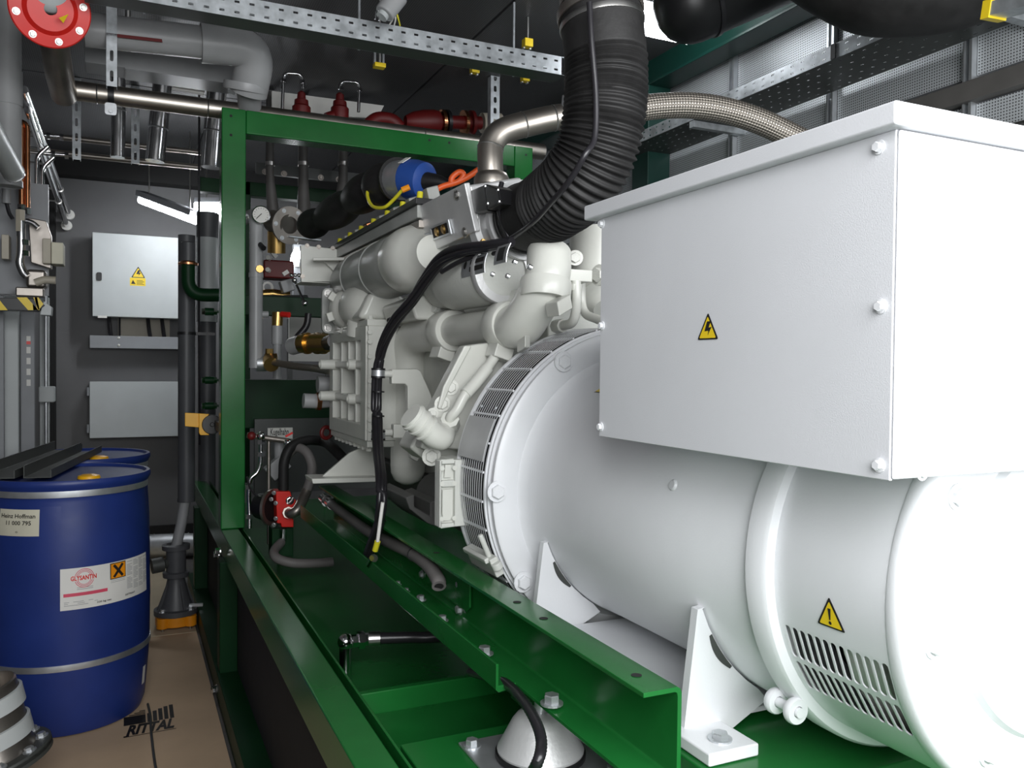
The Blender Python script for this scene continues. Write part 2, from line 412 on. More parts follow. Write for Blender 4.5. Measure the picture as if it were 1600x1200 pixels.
# ---------------------------------------------------------------- alternator
AX, AZ = 1.06, 1.08
ALT = thing('alternator', (AX, 1.1, .65), 'big white cylindrical alternator with louvred end and square terminal box, right of photo', 'alternator')
O, DY = V((AX, 0, AZ)), V((0, 1, 0))
body = M().rev([(.255, .86), (.277, .90), (.277, 1.46), (.279, 1.54), (.284, 1.585), (.291, 1.605), (.302, 1.613)], O, DY, 96)
obj('stator_body', body, 'alt_white', ALT)
rg = M().rev([(.26, .862), (.284, .862), (.288, .868), (.288, .898), (.282, .904), (.27, .904)], O, DY, 96)
obj('clamp_ring', rg, 'alt_white', ALT)
# drive-end shield: slotted cover, end disc
def shell(a, b, R=.2685):
    th = math.radians(194.6)+a/R
    return V((AX+R*math.cos(th), .862-b, AZ+R*math.sin(th)))
cw, ch = .0131, .0555       # cell size along the axis and around it
mb = M()
R0 = .2685
a0 = math.radians(194.6); nslot = 13
span = 2*ch/R0
mb.slots(2, nslot, ch, cw, ch*.87, cw*.76, lambda a, b: V((AX+R0*math.cos(a0+a/R0), .853-b, AZ+R0*math.sin(a0+a/R0))), n=4)
y1, y0 = .853, .853-nslot*cw
def arc(ya, yb, A0, A1, n):
    mb.rev([(R0, ya), (R0, yb)], O, DY, n, A0, A1, x=(1, 0, 0))
# V rotates with frame X=(1,0,0), Y=d x X = (0,1,0)x(1,0,0) = (0,0,-1): angles are mirrored
def marc(ya, yb, A0, A1, n): arc(ya, yb, -A1, -A0, n)
marc(y1, .864, 0, 2*PI, 96); marc(.668, y0, 0, 2*PI, 96); marc(y0, y1, a0+span, a0+2*PI, 84)
obj('slotted_cover', mb, 'alt_white', ALT, solid=.002)
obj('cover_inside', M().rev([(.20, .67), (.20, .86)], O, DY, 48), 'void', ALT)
obj('fan_ring', M().rev([(.235, .72), (.245, .72), (.245, .78), (.235, .78)], O, DY, 48), 'cast_white', ALT)
end = M().rev([(.262, .684), (.2705, .680), (.2715, .676), (.2710, .664), (.2660, .658), (.2600, .656), (.19, .653), (.185, .645), (.09, .643), (.085, .635), (1e-5, .634)], O, DY, 96)
obj('end_shield', end, 'alt_white', ALT)
for k in range(8):
    a = k*PI/4+.2; bolt(ALT, (AX+.225*math.cos(a), .655, AZ+.225*math.sin(a)), (0, -1, 0), .011, 'alt_white')
# clamp eye of the ring, bottom left
th = math.radians(222); c = V((AX+.288*math.cos(th), .883, AZ+.288*math.sin(th)))
eye = M(); o_ = V((math.cos(th), 0, math.sin(th)))
for dy in (-.022, .016): eye.rev([(.008, 0), (.017, 0), (.0185, .003), (.0185, .009), (.017, .012), (.008, .012), (.008, 0)], c+o_*.012+V((0, dy, 0)), DY, 24)
eye.cyl(c+o_*.012+V((0, -.026, 0)), c+o_*.012+V((0, .034, 0)), .007)
obj('clamp_eye', eye, 'alt_white', ALT)
# flange disc and the adapter cage
fd = M().rev([(.298, 1.612), (.302, 1.609), (.352, 1.609), (.356, 1.612), (.356, 1.622), (.345, 1.628), (.30, 1.628)], O, DY, 128)
obj('flange_disc', fd, 'alt_white', ALT)
for R, y in ((.360, 1.634), (.364, 1.643)):
    obj('flange_rim', M().rev([(R-.03, y-.003), (R, y-.003), (R, y+.003), (R-.03, y+.003)], O, DY, 128), 'alt_white', ALT)
wires = M()
for k in range(12): wires.rev([(.3655, 1.6515+.0122*k), (.3662, 1.6540+.0122*k), (.3655, 1.6565+.0122*k), (.3650, 1.6540+.0122*k), (.3655, 1.6515+.0122*k)], O, DY, 128)
o = obj('grille_wires', wires, 'alt_white', ALT, kind='stuff')
for k in range(36):
    a = k*2*PI/36+.06
    d = V((math.cos(a), 0, math.sin(a)))
    obj('grille_rib', M().bar(O+d*.364+DY*1.648, O+d*.364+DY*1.795, .0045, .005, up=d), 'alt_white', ALT)
obj('cage_inside', M().rev([(.335, 1.645), (.335, 1.70), (.361, 1.795)], O, DY, 64), 'void', ALT)  # black liner, the shade behind the grille wires put into its colour
obj('cage_rim', M().rev([(.361, 1.796), (.366, 1.796), (.368, 1.80), (.368, 1.806), (.33, 1.81)], O, DY, 96), 'alt_white', ALT)
A = math.radians
bp = M()
for (b0, b1) in ((155, 170),): bp.rev([(.3695, 1.650), (.3695, 1.795)], O, DY, 12, -A(b1), -A(b0), x=(1, 0, 0))
pl = obj('blank_plate', bp, 'plate_grey', ALT, solid=.002)
for u, v in ((753, 635), (775, 638)):
    th, y = on_cyl(u, v, .370, (AX, AZ), 'Y'); d = V((math.cos(th), 0, math.sin(th)))
    bolt(ALT, O+d*.370+DY*y, d, .0035, 'zinc')
for u, v in ((880, 565), (776, 768)):
    p = at(u, v, Y=1.606); bolt(ALT, p, (0, -1, 0), .0155, 'alt_white', h=.75, name='bolt')
for k in range(1, 6):
    a = A(180+34*k); bolt(ALT, (AX+.345*math.cos(a), 1.606, AZ+.345*math.sin(a)), (0, -1, 0), .0155, 'alt_white')
th, y = on_cyl(1052, 758, .277, (AX, AZ), 'Y'); d = V((math.cos(th), 0, math.sin(th)))
obj('plug', M().rev([(1e-5, .004), (.007, .004), (.009, .002), (.010, 0)], O+d*.2765+DY*y, d, 20), 'alt_white', ALT)
th, y = on_cyl(935, 613, .279, (AX, AZ), 'Y')
nrm = lambda a, b, th=th: V((math.cos(th), 0, math.sin(th)))
f0 = lambda a, b, th=th, y=y: V((AX+.2775*math.cos(th-b/.2775), y-a, AZ+.2775*math.sin(th-b/.2775)))
warning(ALT, f0, nrm, .045, .045, 'flash')
# cage clamp at the bottom of the ring
cb = M(); p0 = at(752, 872, X=.80)
th, yk = on_cyl(758, 874, .375, (AX, AZ), 'Y'); d = V((math.cos(th), 0, math.sin(th))); t_ = V((-math.sin(th), 0, math.cos(th)))
c = O+d*.378+DY*yk
cb.obox(c, d*.010, DY*.072, t_*.022).obox(c+d*.012-t_*.02, d*.006, DY*.064, t_*.006).cyl(c+DY*-.05-t_*.02, c+DY*-.05-t_*.075, .006).cyl(c+DY*-.075-t_*.012, c+DY*-.075+t_*.004, .012)
obj('cage_clamp', cb, 'cast_white', ALT, bevel=.003)
# feet
for yf, nm in ((1.02, 0), (1.535, 1)):
    ft = M(); za = .98; xs_ = .799
    pts = [(xs_-.012, za+.004), (xs_+.004, za+.006)]
    for k in range(7):
        a = A(200+k*6.2); pts.append((AX+.281*math.cos(a), AZ+.281*math.sin(a)))
    pts += [(.926, .824), (.858, .790), (.764, .796)]
    ft.prism([(x, yf, z) for x, z in pts], (0, .016, 0))
    f_ = obj('foot', ft, 'alt_white', ALT, bevel=.0015)
    slot = []
    for k in range(13):
        a = A(209+k*1.15); rs_ = .286+.0075*math.sin(PI*(k+.6)/13.2); slot.append((AX+rs_*math.cos(a), AZ+rs_*math.sin(a)))
    for k in range(13):
        a = A(209+(12-k)*1.15); slot.append((AX+.282*math.cos(a), AZ+.282*math.sin(a)))
    obj('weld_slot', M().prism([(x, yf-.0012, z) for x, z in slot], (0, .0008, 0)), 'profile_dark', f_)
    obj('foot_plate', M().box((.745, yf-.085, .787), (.835, yf+.03, .806)), 'alt_white', f_, bevel=.003)
    bolt(f_, (.79, yf-.052, .806), (0, 0, 1), .0125, 'zinc', h=.9)
obj('base_plate', M().box((.735, 1.04, .797), (1.3, 1.53, .805)), 'alt_white', ALT)
for yf in (1.02, 1.535):
    obj('foot', M().prism([(2*AX-x, yf, z) for x, z in ((.79, .985), (.83, .90), (.97, .80), (.765, .80))], (0, .016, 0)), 'alt_white', ALT)
    obj('foot_plate', M().box((2*AX-.745, yf-.085, .787), (2*AX-.835, yf+.03, .806)), 'alt_white', ALT, bevel=.003)
# terminal box
BX0, BX1, BY0, BY1, BZ0, BZ1 = .70, 1.42, .602, 1.172, 1.238, 1.596
tb = obj('terminal_box', M().box((BX0+.0052, BY0, BZ0+.003), (BX1, BY1, BZ1)), 'box_white', ALT, bevel=.004)
# side cover
sc_ = M().box((BX0, BY0-.001, BZ0), (BX0+.005, BY1, BZ1-.004))
obj('side_cover', sc_, 'box_white', tb, bevel=.0012)
lid = M().box((BX0-.016, BY0-.014, BZ1-.004), (BX1+.016, BY1+.030, BZ1+.020))
obj('lid', lid, 'box_white', tb, bevel=.003)
obj('end_cover', M().box((BX0+.001, BY0-.006, BZ0+.002), (BX1-.001, BY0-.001, BZ1-.005)), 'box_white', tb, bevel=.0025)
for u, v in ((1374, 230), (1377, 479), (1374, 727), (941, 350), (941, 509), (939, 667)):
    bolt(tb, at(u, v, X=BX0), (-1, 0, 0), .0052, 'alt_white', h=1.2)
for x, z in ((.745, 1.245), (1.06, 1.245)): bolt(tb, (x, BY0-.002, z), (0, -1, 0), .006, 'alt_white')
fb = plane_fn((BX0-.0002, at(1106.5, 530, X=BX0).y, 1.3885), (0, -1, 0), (0, 0, 1))
warning(tb, fb, (-1, 0, 0), .044, .036, 'flash')
# warning on the slotted cover
Rw = .2703
thb, yb = on_cyl(1298, 985, Rw, (AX, AZ), 'Y'); thb = A(190.8)
fw_ = lambda a, b: V((AX+Rw*math.cos(thb-b/Rw), .764-a, AZ+Rw*math.sin(thb-b/Rw)))
nw = lambda a, b: V((math.cos(thb-b/Rw), 0, math.sin(thb-b/Rw)))
warning(ALT, fw_, nw, .046, .040, 'mark')

# ---------------------------------------------------------------- green skid: base frame, portal, engine rails
SK = thing('generator_skid', (1.06, 2.4, 0), 'green painted steel base frame with engine rails and tall rectangular portal', 'steel frame')
X0, X1 = .36, 1.78
for a, b in ((X0, X0+.072), (X1-.072, X1)):
    obj('base_beam', M().box((a, .25, .55), (b, 5.3, .65)), 'green', SK, bevel=.004)
for sgn, xx in ((1, X0+.088), (-1, X1-.088)):
    obj('pan_edge', M().box((xx, .25, .56), (xx+sgn*.006, 5.3, .648)), 'green', SK, bevel=.0015)
obj('drip_pan', M().box((X0+.074, .25, .49), (X1-.074, 5.3, .50)), 'green', SK)
for y, z in ((1.78, .598),):
    obj('cross_beam', M().box((X0+.096, y, .50), (X1-.096, y+.02, z+.03)).box((X0+.096, 1.474, z-.030), (X1-.096, y, z-.018)), 'green', SK, bevel=.003)
obj('cross_plate', M().box((X0+.10, .30, .562), (X1-.10, 1.472, .648)), 'green', SK, bevel=.003)
obj('cross_plate', M().box((.735, .84, .648), (1.385, 1.15, .786)), 'green', SK, bevel=.003)
obj('cross_plate', M().box((.735, 1.42, .65), (1.385, 1.58, .786)), 'green', SK, bevel=.003)
# lower part towards the corridor
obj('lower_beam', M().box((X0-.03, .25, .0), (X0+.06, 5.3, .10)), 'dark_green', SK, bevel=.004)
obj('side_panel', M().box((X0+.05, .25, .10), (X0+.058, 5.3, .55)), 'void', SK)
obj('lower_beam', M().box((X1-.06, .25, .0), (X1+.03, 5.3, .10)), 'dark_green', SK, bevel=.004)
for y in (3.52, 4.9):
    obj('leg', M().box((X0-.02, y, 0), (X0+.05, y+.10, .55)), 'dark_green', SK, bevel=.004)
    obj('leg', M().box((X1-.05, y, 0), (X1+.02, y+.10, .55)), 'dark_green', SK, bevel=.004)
for z in (.60, .575, .045, .02):
    bolt(SK, (X0-.02 if z > .3 else X0-.03, 3.50+(.06 if z in (.575, .02) else 0), z), (-1, 0, 0), .014, 'chrome', h=1.4)
# portal
PY0, PY1, PZ0, PZ1 = 3.69, 3.79, 2.325, 2.425
for a, b in ((X0, X0+.098), (X1-.068, X1+.03)):
    obj('portal_post', M().box((a, PY0, .65), (b, PY1, PZ1)), 'green', SK, bevel=.005)
obj('portal_beam', M().box((X0+.098, PY0, PZ0), (X1-.068, PY1, PZ1)), 'green', SK, bevel=.005)
for u, v in ((361, 181), (361, 211), (671, 219), (702, 223), (822, 242)):
    obj('drilled_hole', M().rev([(1e-5, 0), (.006, 0)], at(u, v, Y=PY0-.0008), (0, -1, 0), 12), 'void', SK)
# second, rear portal behind the engine with its dark cross member
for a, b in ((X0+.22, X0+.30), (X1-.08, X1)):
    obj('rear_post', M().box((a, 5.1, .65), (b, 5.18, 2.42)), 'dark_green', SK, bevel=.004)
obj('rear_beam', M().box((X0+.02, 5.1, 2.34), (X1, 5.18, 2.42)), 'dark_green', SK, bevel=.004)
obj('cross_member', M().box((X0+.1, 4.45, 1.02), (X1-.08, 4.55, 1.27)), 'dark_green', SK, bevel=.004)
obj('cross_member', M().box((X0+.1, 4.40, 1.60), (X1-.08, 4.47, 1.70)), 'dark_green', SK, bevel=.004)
# engine rails: channel open to the outside with an upturned lip
def rail(sg):
    fx = lambda x: x if sg > 0 else 2*AX-x
    mb = M(); ya, yb = .945, 3.07
    def ext(poly, y0, y1): mb.prism([(fx(x), y0, z) for x, z in poly], (0, y1-y0, 0))
    t = .007
    web = [(.640, .906), (.640, .899), (.692, .899), (.6955, .8975), (.697, .893), (.697, .786), (.6955, .7795), (.692, .777), (.64, .777), (.64, .770), (.694, .770), (.700, .772), (.704, .779), (.704, .897), (.702, .903), (.697, .906)]
    ext(web, ya, yb)
    ext([(.600, .77), (.600, .817), (.6055, .817), (.6055, .7775), (.6405, .7775), (.6405, .770), (.606, .7645)], 1.352, 3.2)
    return obj('engine_rail', mb, 'green', SK, bevel=.0012)
R1 = rail(1); R2 = rail(-1)
for y in (1.005, 1.30, 1.41, 1.86, 2.3): obj('bolt_hole', M().rev([(1e-5, 0), (.008, 0)], (.668, y, .9066), (0, 0, 1), 14), 'void', R1)
for u, v, r in ((862, 1100, .0125), (757, 1022, .0115), (691, 970, .009), (657, 938, .009), (634, 925, .007), (621, 914, .007)):
    bolt(SK, at(u, v, Z=.782), (0, 0, 1), r*1.08, 'zinc', h=1.25)
for u, v, r in ((719, 952, .010), (660, 897, .008), (718, 913, .008)):
    bolt(SK, at(u, v, X=.696), (-1, 0, 0), r, 'zinc', h=1.0)
gp = M().prism([(.694, *q) for q in ((1.80, .80), (1.72, .80), (1.70, .815), (1.70, .89), (2.0, .89), (2.0, .80))], (-.006, 0, 0))
obj('gusset_plate', gp, 'green', SK, bevel=.002)

# rubber mount under the near rail end
IM = thing('vibration_mount', at(850, 1165, Z=.648), 'bell shaped silver vibration mount on green plate under rail end', 'vibration mount')
ic = V((.672, 1.315, .648)); IM.location = ic
obj('base_plate', M().prism([(ic.x-.115, ic.y+.11, .648), (ic.x-.115, ic.y-.135, .648), (ic.x+.10, ic.y-.135, .648), (ic.x+.10, ic.y+.11, .648)], (0, 0, .006)), 'zinc', IM, bevel=.002)
obj('rubber_ring', M().rev([(.076, .006), (.081, .008), (.081, .016), (.075, .018)], ic, (0, 0, 1), 48), 'black', IM)
obj('bell', M().rev([(.077, .016), (.078, .021), (.073, .030), (.052, .070), (.044, .080), (.032, .085), (1e-5, .086)], ic, (0, 0, 1), 48), 'aluminium', IM)
obj('spindle', M().cyl(ic+V((0, 0, .086)), ic+V((0, 0, .124)), .012), 'zinc', IM)
for dx, dy in ((-.098, .085), (-.098, -.108), (.085, -.108), (.085, .085)):
    bolt(IM, ic+V((dx, dy, .006)), (0, 0, 1), .0115, 'zinc', h=1.15)

# black conduit curving out from behind the rail lip, and the hose with steel fitting in the pan
pts = [at(735, 1050, X=.64), at(785, 1065, X=.628), at(815, 1092, X=.61), at(836, 1125, X=.59), at(846, 1160, X=.575), at(838, 1195, X=.555), at(815, 1230, Z=.66)]
p_ = cr(pts, 14)
cb = M().tube(p_, [.0085+.0009*(k % 2) for k in range(len(p_))], 12)
obj('corrugated_conduit', cb, 'cable', label='black corrugated conduit curving down in front of the silver vibration mount', cat='cable conduit')
HF = thing('hydraulic_hose', at(545, 1002, Z=.60), 'black hydraulic hose with chrome elbow fitting lying across the green pan', 'hose')
hz = .605
a_, b_, c_ = at(540, 1003, Z=hz), at(578, 998, Z=hz), at(690, 994, Z=hz)
obj('hose', M().tube(cr([b_, (b_+c_)/2, c_, c_+V((.25, .02, 0))], 8), .016, 12), 'cable', HF)
obj('ferrule', M().tube([b_+(a_-b_)*.05, b_+(c_-b_)*.14], .019, 16), 'steel', HF)
mb = M().cyl(a_+(b_-a_)*.25, a_+(b_-a_)*.95, .017, n=6).cyl(a_+(b_-a_)*.5, a_+(b_-a_)*.75, .024, n=6)
mb.sphere(a_, .022).cyl(a_, a_+V((0, 0, -.10)), .017).cyl(a_+(b_-a_)*-.15, a_+(b_-a_)*.2, .020, n=8)
obj('elbow_fitting', mb, 'chrome', HF)
# ---------------------------------------------------------------- gas engine
EN = thing('gas_engine', (1.06, 2.6, .80), 'off-white gas engine with ribbed cooler box and silver throttle plate inside green portal', 'engine')
blk = M().prism([(x, 2.0, z) for x, z in ((.93, .98), (1.20, .98), (1.28, 1.15), (1.40, 1.46), (1.26, 1.60), (1.10, 1.42), (1.02, 1.42), (.93, 1.58), (.88, 1.44), (.90, 1.15))], (0, 1.28, 0))
obj('engine_block', blk, 'cast_white', EN, bevel=.012)
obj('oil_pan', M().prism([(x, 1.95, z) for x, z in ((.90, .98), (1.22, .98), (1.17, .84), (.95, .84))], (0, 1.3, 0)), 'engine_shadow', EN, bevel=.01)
for k in range(5):
    y = 2.08+.25*k
    obj('cylinder_head', M().obox((.93, y, 1.52), (.05, 0, -.035), (0, .10, 0), (.03, 0, .05)), 'engine_white', EN, bevel=.012)
    obj('cylinder_head', M().obox((1.20, y, 1.52), (.05, 0, .035), (0, .10, 0), (-.03, 0, .05)), 'engine_white', EN, bevel=.012)
# side box (cooler) with ribbed cover
cx0, cy0, cy1, cz0, cz1 = .70, 2.64, 3.165, 1.105, 1.478
cl = obj('cooler_box', M().box((cx0+.082, cy0+.002, cz0+.004), (.86, cy1, cz1-.004)).box((cx0+.080, cy0, cz0+.002), (cx0+.12, cy1, cz1-.002)), 'engine_white', EN, bevel=.004)
fr = M()
fr.box((cx0, cy0, cz0), (cx0+.085, cy0+.065, cz1)).box((cx0, cy1-.055, cz0), (cx0+.085, cy1, cz1))
fr.box((cx0, cy0+.06, cz1-.045), (cx0+.085, cy1-.05, cz1)).box((cx0, cy0+.06, cz0), (cx0+.085, cy1-.05, cz0+.050))
obj('cover_frame', fr, 'engine_white', cl, bevel=.003)
for y in (2.80, 2.905, 3.01):
    r_ = M().box((cx0+.006, y-.010, cz0+.05), (cx0+.085, y+.010, cz1-.03)) if y != 2.905 else M().box((cx0+.006, y-.010, cz0+.05), (cx0+.085, y+.010, 1.235)).box((cx0+.006, y-.010, 1.352), (cx0+.085, y+.010, cz1-.03))
    obj('rib', r_, 'engine_white', cl, bevel=.004)
for z in (1.235, 1.352):
    obj('rib', M().box((cx0+.003, cy0+.04, z-.013), (cx0+.085, cy1-.03, z+.013)), 'engine_white', cl, bevel=.006)
    for y in (2.80, 3.105):
        obj('boss', M().cyl((cx0+.03, y, z), (cx0-(.05 if y > 3 else .02), y, z), .020, .018), 'engine_white', cl, bevel=.004)
        bolt(cl, (cx0-(.05 if y > 3 else .02), y, z), (-1, 0, 0), .008, 'engine_white', h=.5)
obj('opening', M().box((cx0+.0785, 2.825, 1.252), (cx0+.0789, 2.995, 1.335)), 'void', cl)
obj('lid_strip', M().box((cx0+.004, cy0-.004, cz1), (.87, cy1, cz1+.022)), 'engine_white', cl, bevel=.003)
obj('base_strip', M().box((cx0+.006, cy0-.004, cz0-.022), (.87, cy1, cz0)), 'engine_white', cl, bevel=.003)
obj('corner_plate', M().box((cx0+.006, cy0-.012, cz0), (.80, cy0, cz1)), 'engine_white', cl, bevel=.002)
for v in (519, 534, 557, 595, 634, 656, 671):
    bolt(cl, at(577.5, v, Y=cy0-.012), (0, -1, 0), .0085, 'engine_white', h=.9, hexn=10, washer=False)
for k in range(9):
    y = cy0+.03+.057*k
    bolt(cl, (cx0+.022, y, cz1+.022), (0, 0, 1), .011, 'engine_white', h=1.3)
    bolt(cl, (cx0+.022, y, cz0-.022), (0, 0, -1), .010, 'engine_white', h=1.5)
# engine mount under the box
mt = M().prism([at(u, v, Y=2.86) for u, v in ((489, 755), (504, 744), (546, 708), (585, 690), (592, 690), (592, 750))], (0, .014, 0))
mt.prism([at(u, v, Y=2.80) for u, v in ((487, 748), (592, 746), (592, 753), (489, 756))], (0, .12, 0))
obj('engine_mount', mt, 'engine_white', EN, bevel=.003)
# coolant pump above the box
PC = V((.742, 0, 1.552)); 
pm = obj('coolant_pump', M().rev([(1e-5, 2.70), (.03, 2.70), (.055, 2.72), (.075, 2.78), (.080, 2.86), (.066, 2.92), (.060, 2.95), (.070, 2.955), (.078, 2.97), (.078, 3.02), (.068, 3.03), (.05, 3.05), (.05, 3.10)], PC, (0, 1, 0), 40).cyl(PC+V((0, 2.82, -.10)), PC+V((0, 2.80, .0)), .06), 'engine_white', EN)
obj('pump_flange', M().prism(([(PC.x+x, 3.10, PC.z+z) for x, z in round_poly([(-.085, -.085), (.085, -.085), (.085, .085), (-.085, .085)], .025)]), (0, .02, 0)), 'manifold_grey', pm, bevel=.002)
for sx in (-1, 1):
    for sz in (-1, 1): bolt(pm, PC+V((.064*sx, 3.10, .064*sz)), (0, -1, 0), .010, 'steel')
obj('pump_stub', M().cyl(PC+V((-.005, 2.80, .06)), PC+V((-.005, 2.80, .118)), .010, n=8).cyl(PC+V((-.005, 2.80, .05)), PC+V((-.005, 2.80, .085)), .016), 'engine_white', pm)
for k, a in enumerate((150, 200, 250)):
    dd = V((math.cos(A(a)), 0, math.sin(A(a)))); c = PC+dd*.07+V((0, 2.985, 0))
    obj('lug', M().obox(c, dd*.028, V((0, .012, 0)), V((-dd.z, 0, dd.x))*.016), 'engine_white', pm, bevel=.004)
vol = M().prism([(x, 2.66, z) for x, z in ((.68, 1.50), (.87, 1.50), (.86, 1.56), (.80, 1.60), (.72, 1.59))], (0, .16, 0))
obj('pump_cover', vol, 'engine_white', pm, bevel=.02, seg=3)
# big grey charge-air manifold along the bank
MC = V((.775, 0, 1.665))
mf = M().rev([(.05, 3.20), (.075, 3.17), (.088, 3.08), (.092, 2.9), (.094, 2.52), (.094, 2.44), (.085, 2.42), (.085, 2.40)], MC, (0, 1, 0), 48)
o = obj('air_manifold', mf, 'manifold_grey', EN)
for y in (2.66, 2.92):
    obj('manifold_rib', M().rev([(.093, y-.004), (.0965, y-.002), (.0965, y+.002), (.093, y+.004)], MC, (0, 1, 0), 48), 'manifold_grey', o)
obj('charge_elbow', M().rev([(.07, 2.44), (.096, 2.43), (.100, 2.38), (.098, 2.33), (.082, 2.28), (.06, 2.25), (.05, 2.20), (1e-5, 2.20)], MC, (0, 1, 0), 48), 'engine_white', EN)
TC = V((.845, 0, 1.585))
tbd = obj('throttle_body', M().rev([(1e-5, 2.33), (.05, 2.33), (.066, 2.31), (.070, 2.26), (.070, 2.20), (.078, 2.195), (.078, 1.90), (.07, 1.88), (1e-5, 1.88)], TC, (0, 1, 0), 40), 'cast_white', EN)
thn, yn = on_cyl(739, 415, .0785, (TC.x, TC.z), 'Y')
def onT(a, b, R=.0786, th0=thn, y0=yn): return V((TC.x+R*math.cos(th0-b/R), y0-a, TC.z+R*math.sin(th0-b/R)))
obj('name_plate', patch(onT, -.075, .075, -.024, .024, 2, 10), 'zinc', tbd, solid=.0012)
oT = lambda a, b: onT(a, b, .0798)
mb = patch(oT, -.02, .066, .004, .016, 1, 4)
mb2 = patch(oT, -.02, .066, -.014, -.002, 1, 4); mb.add(mb2.v, mb2.f)
mb.add([oT(-.052+.010*math.cos(k*PI/8), .006+.010*math.sin(k*PI/8)) for k in range(16)], [tuple(range(16))])
obj('printed_block', mb, 'print_black', tbd)
for u, v in ((807, 411), (831, 419), (772, 430), (796, 433), (672, 437)):
    bolt(tbd, at(u, v, X=.79), (-.9, 0, .4), .006, 'chrome', h=1.6, hexn=10, washer=False)
obj('throttle_flange', M().rev([(.06, 1.875), (.079, 1.875), (.081, 1.88), (.081, 1.90), (.079, 1.905), (.06, 1.905)], TC, (0, 1, 0), 40), 'aluminium', tbd)
ths, ys = on_cyl(784, 397, .0785, (TC.x, TC.z), 'Y')
oS = lambda h: (lambda a, b: V((TC.x+(.0785+h)*math.cos(ths-b/.0785), ys-a, TC.z+(.0785+h)*math.sin(ths-b/.0785))))
obj('slot_frame', patch(oS(.0015), -.034, .034, -.022, .022, 1, 8), 'zinc', tbd, solid=.002)
obj('window_slot', patch(oS(.0032), -.018, .018, -.015, .015, 1, 6), 'void', tbd)
# mixer: silver plate box leaning outwards
q = [at(641, 329, X=.752), at(725, 286, X=.752), at(742, 362, X=.784), at(657, 401, X=.784)]
ny = (q[1]-q[0]).cross(q[3]-q[0]).normalized(); ny = ny if ny.x < 0 else -ny
mx = obj('mixer_plate', M().prism(q, -ny*.016), 'aluminium', EN, bevel=.003)
qq = [q[0]+(q[2]-q[0])*.03, q[1]+(q[3]-q[1])*.03, q[2]+(q[0]-q[2])*.03, q[3]+(q[1]-q[3])*.03]
obj('mixer_body', M().prism([p-ny*.016 for p in qq], -ny*.15), 'aluminium', mx, bevel=.008)
eu, ev = (q[1]-q[0]), (q[3]-q[0])
pp = lambda a, b: q[0]+eu*a+ev*b
for a, b in ((.14, .14), (.86, .14), (.14, .86), (.86, .84)):
    bolt(mx, pp(a, b), ny, .0095, 'steel', h=.6, hexn=12)
sw = M()
def rect(a0, b0, a1, b1, h0, h1):
    sw.prism([pp(a0, b0)+ny*h0, pp(a1, b0)+ny*h0, pp(a1, b1)+ny*h0, pp(a0, b1)+ny*h0], ny*(h1-h0))
rect(.30, .50, .66, .54, 0, .004); rect(.30, .74, .66, .78, 0, .004); rect(.30, .54, .33, .74, 0, .004); rect(.63, .54, .66, .74, 0, .004)
obj('sight_frame', sw, 'zinc', mx)
obj('sight_window', M().prism([pp(.33, .54)+ny*.0005, pp(.63, .54)+ny*.0005, pp(.63, .74)+ny*.0005, pp(.33, .74)+ny*.0005], ny*.0008), 'void', mx)
for a in (.42, .54):
    obj('brass_contact', M().cyl(pp(a, .64), pp(a, .64)+ny*.006, .014, .010), 'brass', mx)
obj('cable_gland', M().cyl(pp(.27, .66)+ny*.0, pp(.27, .66)+ny*.014, .010, n=8), 'zinc', mx)
for a in (.95, .72, .60):
    p = pp(a, 1.06)-ny*.03; obj('plug_connector', M().cyl(p, p+V((-.012, .0, -.03)), .011, n=8).cyl(p+V((-.012, 0, -.03)), p+V((-.016, 0, -.045)), .008), 'brass', mx)
BEc = at(812, 346, D=2.08)            # centre of the bellows end
pts_bel = [BEc+V((0, .0, 0)), at(838, 334, D=1.97), at(868, 316, D=1.88), at(902, 287, D=1.81), at(930, 240, D=1.775), at(944, 180, D=1.76), at(947, 110, D=1.76), at(942, 50, D=1.76), at(936, 8, D=1.765)]
nk = obj('mixer_neck', M().rev([(.082, -.02), (.100, -.02), (.100, -.005), (.088, .0), (.086, .05), (.098, .06), (.098, .09), (.07, .10)], BEc, (-.1, 1, -.06), 40), 'aluminium', mx)
obj('neck_block', M().prism([at(740, 325, X=.80), at(775, 322, X=.80), at(792, 365, X=.82), at(752, 372, X=.82)], (.12, .02, 0)), 'aluminium', mx, bevel=.008)
so = M().prism([at(733, 298, X=.77), at(757, 288, X=.765), at(762, 330, X=.775), at(742, 333, X=.78)], (.09, .02, 0)).prism([at(757, 287, X=.765), at(778, 294, X=.765), at(782, 318, X=.765), at(762, 328, X=.77)], (.09, .02, 0))
obj('solenoid', so, 'black', mx, bevel=.004)
for u, v in ((758, 291), (762, 318), (778, 297), (780, 315)): bolt(mx, at(u, v, X=.763), (-1, -.3, 0), .003, 'chrome')
# black intake bellows
AD = thing('intake_bellows', BEc, 'large black corrugated rubber duct curving down from ceiling to silver throttle plate', 'air duct')
pb = cr(pts_bel, 24); ln = [0]
for a, b in zip(pb, pb[1:]): ln.append(ln[-1]+(b-a).length)
T_ = ln[-1]; fine = []; rr = []
nS = 330
def on_path(s):
    for k in range(len(ln)-1):
        if ln[k+1] >= s: return pb[k].lerp(pb[k+1], (s-ln[k])/max(1e-9, ln[k+1]-ln[k]))
    return pb[-1]
c0, c1 = .26*T_, .84*T_
for k in range(nS+1):
    s = T_*k/nS; fine.append(on_path(s)); g = min(1, max(0, (s-c0)/.15)); R = .083+.004*g
    if c0 < s < c1: R += .0040*math.sin((s-c0)/(c1-c0)*2*PI*33)-.002
    rr.append(R)
mask = [k for k in range(nS+1)]
obj('corrugated_sleeve', M().tube(fine, rr, 48, cap=False), 'rubber', AD, sharp=75)
